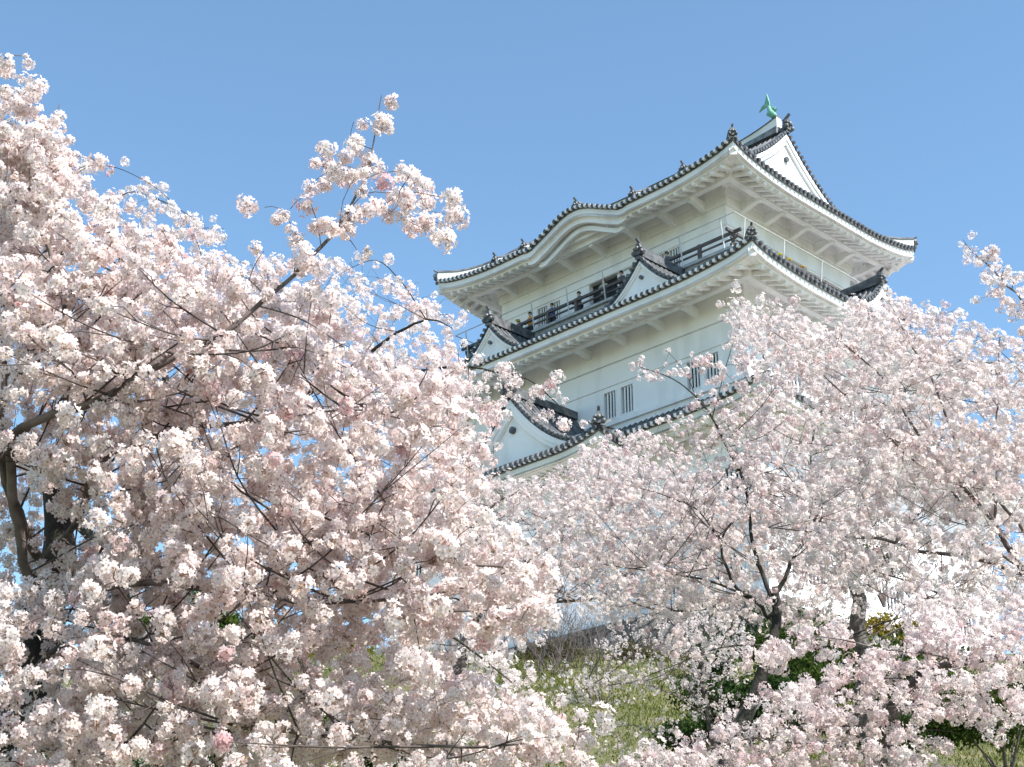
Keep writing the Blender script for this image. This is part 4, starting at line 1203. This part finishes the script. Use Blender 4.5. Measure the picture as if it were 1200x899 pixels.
# 4. the tree with the dark forked trunk, right of centre
t4x,t4y=3.0,19.5
cherry('cherry tree with a dark forked trunk, right of the grass patch, reaching the upper eaves',
 ([tuple(np.array(W(850,899,19.5))+np.array([-.2,0,-3.2])),tuple(W(850,899,19.5)),tuple(W(872,850,19.5)),tuple(W(890,800,19.5)),tuple(W(903,755,19.4)),tuple(W(909,715,19.4)),tuple(W(908,688,19.4))],[.13,.11,.10,.085,.07,.06,.04]),
 [([(900,722,19.4),(893,712,19.4),(865,692,19.3),(852,668,19.2),(846,640,19.2),(850,622,19.2),(861,610,19.2)],.048,.018),
  ([(880,700,19.3),(840,683,19.2),(800,675,19.1),(750,668,19),(700,660,19)],.03,.008),
  ([(908,700,19.4),(930,655,19.4),(939,637,19.4),(950,600,19.4),(958,560,19.3),(985,515,19.3)],.05,.012),
  ([(909,715,19.4),(885,650,19.5),(880,632,19.5),(875,580,19.4),(855,530,19.3),(835,490,19.2),(815,465,19.2),(790,445,19.2),(750,430,19.2)],.05,.008),
  ([(846,640,19.2),(820,600,19.1),(790,585,19),(760,575,19),(700,560,18.9)],.018,.006),
  ([(939,637,19.4),(965,600,19.2),(935,570,19.1),(910,545,19.1),(880,535,19)],.02,.006),
  ([(835,490,19.2),(845,450,19.2),(860,400,19.2),(875,365,19.2)],.014,.004),
  ([(815,465,19.2),(805,440,19.2),(790,420,19.2),(780,410,19.2)],.01,.003),
  ([(903,755,19.4),(960,760,19),(1020,735,18.7),(1070,720,18.5)],.035,.012),
  ([(903,755,19.4),(840,760,19),(790,780,18.8),(740,800,18.6)],.02,.006),
 ],
 [([(640,555),(700,520),(760,500),(820,470),(860,470),(900,480),(900,640),(840,640),(835,690),(800,720),(700,700),(650,640)],1.5,18,21),
  ([(735,425),(760,415),(815,410),(850,430),(860,480),(800,475),(760,450)],.09,18.8,19.5),
  ([(850,350),(900,370),(960,390),(1000,470),(1000,650),(930,640),(920,600),(880,600),(870,480)],1.3,18,21),
  ([(640,560),(740,560),(740,660),(660,640)],.15,18,20),
  ([(850,590),(1000,600),(1000,700),(930,740),(850,730)],.30,18.3,21),([(720,690),(860,690),(860,760),(760,770)],.14,18.3,19.6),
 ],
 1450,(14,.046,.025,1,1.0),44,bark='bark_dark',petal='petal_pale',spacing=.14,tone0=.28,twig_r=.009)

# 5. the tree on the right edge
t5x,t5y=6.3,14.6
cherry('cherry tree at the right edge with long straight boughs rising to the left',
 ([(t5x,t5y,gz(t5x,t5y)),tuple(W(1300,899,14.6)),tuple(W(1275,780,14.6)),tuple(W(1240,700,14.5))],[.24,.2,.17,.13]),
 [([(1240,700,14.5),(1200,672,14.4),(1165,660,14.4),(1130,652,14.4),(1075,645,14.3),(1030,632,14.3),(985,628,14.3),(940,622,14.3),(900,618,14.3)],.050,.007),
  ([(1240,700,14.5),(1210,680,14.4),(1180,640,14.4),(1165,612,14.4),(1140,585,14.4),(1100,540,14.3),(1070,500,14.3),(1045,455,14.3),(1015,425,14.2),(985,400,14.2),(955,380,14.2)],.055,.006),
  ([(1240,700,14.5),(1215,650,14.4),(1190,610,14.4),(1160,575,14.4),(1130,540,14.4)],.045,.014),
  ([(1130,540,14.4),(1110,490,14.3),(1090,440,14.3),(1065,400,14.2),(1050,368,14.2),(1040,352,14.2)],.024,.005),
  ([(1165,612,14.4),(1168,560,14.3),(1166,500,14.3),(1172,460,14.3),(1170,420,14.3),(1172,395,14.3)],.024,.007),
  ([(1168,475,14.3),(1185,455,14.3),(1200,440,14.3)],.01,.004),
  ([(1260,600,14.5),(1230,480,14.4),(1200,358,14.2),(1180,335,14.2),(1160,312,14.2),(1140,296,14.2),(1128,280,14.2)],.03,.003),
  ([(1210,680,14.4),(1178,652,14.3),(1140,630,14.3),(1120,580,14.3),(1060,530,14.2),(1010,480,14.2),(965,440,14.2),(935,410,14.2),(900,385,14.2),(875,368,14.2)],.03,.004),
  ([(1230,800,14.4),(1180,757,14.2),(1140,735,14.1),(1105,700,14),(1060,680,14),(1010,665,13.9)],.03,.008),
  ([(1105,700,14),(1070,705,13.9),(1030,740,13.8),(985,757,13.8)],.014,.006),
  ([(1180,757,14.2),(1200,730,14.2),(1190,700,14.2)],.012,.005),
 ],
 [([(850,352),(900,355),(950,375),(1010,385),(1040,350),(1080,360),(1120,360),(1150,390),(1220,400),(1220,560),(1000,560),(960,470),(880,400)],1.5,13,16),
  ([(985,350),(1040,345),(1075,365),(1060,400),(1000,395)],.10,13.4,15),([(1125,285),(1160,292),(1200,330),(1230,420),(1180,370),(1140,310)],.12,13.9,14.5),
  ([(960,500),(1220,500),(1220,700),(1130,720),(1000,690),(900,640)],1.15,13,15.6),
 ],
 1350,(16,.048,.024,1,1.0),55,petal='petal_pale',spacing=.115,tone0=.30,twig_r=.006)

# 6. grey trunk standing behind
t6=W(1012,790,24)
cherry('cherry tree with a pale grey upright trunk, farther back on the right',
 ([tuple(W(1016,830,24)+np.array([0,0,-2.5])),tuple(W(1016,830,24)),tuple(W(1012,760,24)),tuple(W(1003,700,24)),tuple(W(995,660,24)),tuple(W(985,625,24))],[.17,.15,.13,.11,.09,.05]),
 [([(1003,700,24),(1040,650,23.8),(1080,600,23.6),(1130,560,23.5),(1180,520,23.4)],.05,.01),
  ([(995,660,24),(960,610,23.8),(950,540,23.6),(960,480,23.5),(980,430,23.5)],.05,.01),
  ([(985,625,24),(1010,560,24),(1040,500,23.8),(1070,440,23.6),(1100,400,23.6)],.05,.01),
  ([(1012,760,24),(1060,735,23.8),(1110,740,23.5)],.04,.01),
 ],
 [([(900,400),(1000,385),(1100,385),(1220,420),(1220,640),(1060,640),(900,620)],1.2,23,25.5),
  ([(1045,640),(1220,640),(1220,700),(1045,700)],.22,23,25),([(780,560),(1060,560),(1040,700),(930,735),(800,710)],1.5,22.5,24.5),
 ],
 1150,(12,.062,.030,1,1.1),66,bark='bark_grey',petal='petal_pale',spacing=.19,tone0=.35,twig_r=.009,off=.06)

# 7. low boughs across the bottom right
t7=W(1045,899,12.5)
cherry('low cherry tree whose boughs sweep across the bottom right corner',
 ([tuple(W(1040,899,12.6)+np.array([.1,0,-2.8])),tuple(W(1042,899,12.6)),tuple(W(1036,860,12.6)),tuple(W(1050,820,12.6)),tuple(W(1080,790,12.5))],[.085,.08,.07,.06,.05]),
 [([(1080,790,12.5),(1130,775,12.3),(1200,770,12.2),(1240,760,12.1)],.05,.02),
  ([(1050,820,12.6),(1000,835,12.3),(950,850,12.1),(890,862,12),(820,880,11.9),(760,890,11.9)],.035,.006),
  ([(1070,800,12.5),(1020,795,12.3),(960,800,12.2),(910,815,12.1),(880,830,12)],.02,.006),
  ([(1130,775,12.3),(1080,765,12.1),(1030,760,12),(990,750,12),(950,745,12)],.02,.006),
  ([(1200,770,12.2),(1180,800,12),(1140,815,11.9),(1100,830,11.9)],.02,.006),
 ],
 [([(760,885),(850,845),(960,815),(1060,800),(1220,780),(1220,850),(1090,845),(1000,865),(900,890),(760,910)],1.0,11.3,12.6),
  ([(880,830),(960,785),(1050,755),(1220,730),(1220,770),(1080,790),(980,810)],.75,11.7,12.8),
  ([(865,770),(960,735),(1010,730),(1000,752),(900,785)],.16,12,12.6),
  ([(1050,700),(1220,690),(1220,735),(1060,745)],.3,12,13),([(720,888),(900,878),(1000,862),(1110,862),(1110,910),(720,912)],.6,11.2,12.4),
 ],
 720,(17,.046,.0215,1,1.0),77,petal='petal_pale',spacing=.105,tone0=.2,twig_r=.006,bark='bark_grey')

# 8. slender whitish tree over the grass
cherry('slender young cherry tree with sparse white blossom on the grass slope',
 ([tuple(W(835,880,30)+np.array([0,0,-1.0])),tuple(W(835,880,30)),tuple(W(825,800,30)),tuple(W(820,750,30)),tuple(W(815,700,30))],[.07,.06,.045,.03,.02]),
 [([(825,800,30),(800,760,30),(770,720,29.8),(745,690,29.6)],.03,.008),
  ([(830,840,30),(790,815,29.8),(740,800,29.6),(680,810,29.5)],.025,.008),
  ([(820,750,30),(840,720,30),(850,690,30)],.02,.008),
  ([(835,880,30),(790,870,29.8),(740,850,29.6),(700,860,29.5)],.02,.008),
  ([(830,840,30),(850,790,30.2),(865,745,30.4)],.02,.008)],
 [([(700,700),(850,690),(870,780),(840,850),(790,800),(700,760)],1.5,28.5,31.5),
  ([(670,790),(780,780),(800,810),(700,830),(650,830)],.3,29,30.5),
  ([(690,850),(800,840),(800,870),(700,880)],.2,29,30.5),([(640,780),(740,770),(740,800),(640,815)],.25,29,31),([(790,720),(870,720),(880,860),(800,850)],.9,28.5,31)],
 700,(10,.05,.024,1,.95),88,petal='petal_pale',spacing=.22,tone0=.45,twig_r=.012,off=.06,bark='bark_grey',dbl=.2)

# ------------------------------------------------------------------ shrubs and other trees
M['leaf_brown'] = petal_mat('leaf_brown', [(0.0,(0.05,0.045,0.02)), (0.5,(0.10,0.09,0.035)), (1.0,(0.17,0.13,0.06))], 0.3)
def shrub(label, u, v, Y, ru, rv, ry, n, size, mat, seed, name='shrub', cat='shrub', group=None, stems=6, lobes=7, drop=0.6, sparse=None):
    """leafy shrub: centre at photo (u,v) distance Y, radii in metres"""
    g=np.random.default_rng(seed); c=W(u,v,Y); base=c-np.array([0,0,rv+drop])
    root=empty(name,tuple(base)); tag(root,label,cat,group)
    lc=g.normal(size=(lobes,3)); lc/=np.linalg.norm(lc,axis=1)[:,None]; lc*=np.array([ru,ry,rv])*.62
    P=[]
    for k in range(lobes):
        d=g.normal(size=(n//lobes,3)); d/=np.linalg.norm(d,axis=1)[:,None]
        P.append(lc[k]+d*(g.random(len(d))[:,None]**.4)*np.array([ru,ry,rv])*(.38+.2*g.random()))
    P=np.concatenate(P)+c-base
    leaf_cloud('foliage',P,size,mat,root,seed=seed,tone=np.clip(g.normal(.5,.25,len(P)),0,1))
    ln=[]
    for k in range(stems):
        e=lc[k%lobes]*g.uniform(.7,1.2)+c-base; m=e*np.array([.4,.4,.5])+g.normal(size=3)*.05
        a=smooth_path([np.zeros(3),m,e],[.03,.02,.006],.15,.01,g); ln.append(a)
    tubes('stems',ln,M['bark'],root,5)
    return root

def bare_shrub(label,u,v,Y,h,n,seed,mat='bark'):
    g=np.random.default_rng(seed); base=W(u,v,Y); root=empty('bare_shrub',tuple(base)); tag(root,label,'shrub')
    ln=[]
    def rec(p,d,L,r,k):
        q=p+d*L; m=(p+q)/2+g.normal(size=3)*L*.06
        ln.append(smooth_path([p,m,q],[r,r*.8,r*.6],.2))
        if k==0: return
        for _ in range(g.integers(2,4)):
            dd=d+g.normal(size=3)*.42; dd[2]+=.12; dd/=np.linalg.norm(dd); rec(q,dd,L*g.uniform(.6,.85),r*.6,k-1)
    for _ in range(n):
        d=np.array([g.normal()*.35,g.normal()*.3,1]); d/=np.linalg.norm(d); rec(np.array([g.normal()*.2,g.normal()*.2,-.3]),d,h*.36,.035,4)
    tubes('stems',ln,M[mat],root,4)
    return root

bare_shrub('bare brown leafless shrub left of the grass in front of the stone wall',640,830,48,3.4,7,101)
bare_shrub('bare leafless shrub leaning right in the middle of the grass slope',700,835,44,3.2,5,102)
bare_shrub('bare twiggy shrub against the stone wall below the bay',665,815,50,3.0,7,103)
shrub('round brownish clipped shrub at the right end of the visible stone wall',742,782,50.5,1.3,.8,1.0,6000,.09,M['leaf_brown'],104)
shrub('dark green bush behind the white young tree on the slope',838,800,38,1.2,1.0,1.0,5000,.11,M['leaf_dark'],105)
shrub('dark low bush at the foot of the dark forked trunk',815,855,34,.9,.5,.8,4000,.09,M['leaf_dark'],106)
shrub('green bush between the dark trunk and the grey trunk',965,775,33,1.5,.75,1.2,6000,.11,M['leaf'],107)
shrub('yellow orange bush just right of the grey trunk',1045,750,40,.95,.75,.8,5000,.10,M['leaf_yellow'],108)
shrub('small yellow green bush seen high between the right boughs',1030,650,34,1.0,.6,.8,900,.10,M['leaf'],109)
shrub('green leafy bush showing through the blossom at lower right',1060,800,30,2.4,.9,1.2,8000,.10,M['leaf'],110)
shrub('bright green bush at the right edge of the photo',1170,830,27,1.5,.7,1,6000,.09,M['leaf'],111)
shrub('dark evergreen bush below the grey trunk',900,830,30,1.2,.7,1,5000,.10,M['leaf_dark'],112)
shrub('dark evergreen mass behind the low boughs at the bottom right',1000,850,27,1.6,.5,1,5000,.10,M['leaf_dark'],113)
shrub('dark mossy shrub in the bottom left corner',70,905,13,.95,.30,.5,7000,.05,M['leaf_dark'],114)
shrub('dark green bush low behind the left trees',430,850,35,1.6,.9,1.2,6000,.12,M['leaf_dark'],115)
shrub('dark bush seen under the left boughs near the bottom',180,880,24,1.6,.6,1.0,6000,.10,M['leaf_dark'],116)

def leafy_tree(label,u,v,Y,ru,rv,n,size,mat,seed):
    g=np.random.default_rng(seed); c=W(u,v,Y); gx_,gy_=c[0],c[1]; base=np.array([gx_,gy_,ground_z(gx_,gy_)-.1])
    root=empty('leafy_tree',tuple(base)); tag(root,label,'tree')
    top=c-base; k=14
    TP,TR=smooth_path([np.zeros(3),top*np.array([.3,.3,.35])+g.normal(size=3)*.1,top*.75,top+np.array([0,0,rv*.5])],[.35,.28,.18,.05],.3,.03,g)
    tubes('trunk',[(TP,TR)],M['bark_dark'],root,8)
    lc=g.normal(size=(k,3)); lc/=np.linalg.norm(lc,axis=1)[:,None]; lc*=np.array([ru,ru,rv])*.75
    ln=[smooth_path([TP[int(len(TP)*.6)],top+l*.5+g.normal(size=3)*.1,top+l],[.10,.06,.02],.2,.02,g) for l in lc]
    tubes('branches',ln,M['bark_dark'],root,5)
    P=[]
    for l in lc:
        for _ in range(7):
            cc=l+g.normal(size=3)*np.array([ru,ru,rv])*.22; m=n//(k*7)
            P.append(cc+g.normal(size=(m,3))*np.array([ru,ru,rv])*.085)
    P=np.concatenate(P)+top
    leaf_cloud('foliage',P,size,mat,root,seed=seed,tone=np.clip(g.normal(.5,.3,len(P)),0,1))
    return root
shrub('dark bush along the foot of the stone wall behind the forked trunk',900,742,47,2.6,.9,1.0,8000,.12,M['leaf_dark'],117)
shrub('brown winter bush against the stone wall left of the slender white tree',680,775,51,2.2,.8,.8,7000,.08,M['leaf_brown'],118)
shrub('olive bush at the foot of the stone wall between the trunks',955,755,45,1.8,.9,1.0,6000,.11,M['leaf'],119)
leafy_tree('yellow green tree far behind the left cherries, showing above the dark bush',355,790,60,2.2,1.9,16000,.20,M['leaf_yellow'],201)
leafy_tree('green tree with olive leaves seen through the left blossom',235,745,58,2.8,1.9,16000,.20,M['leaf'],202)
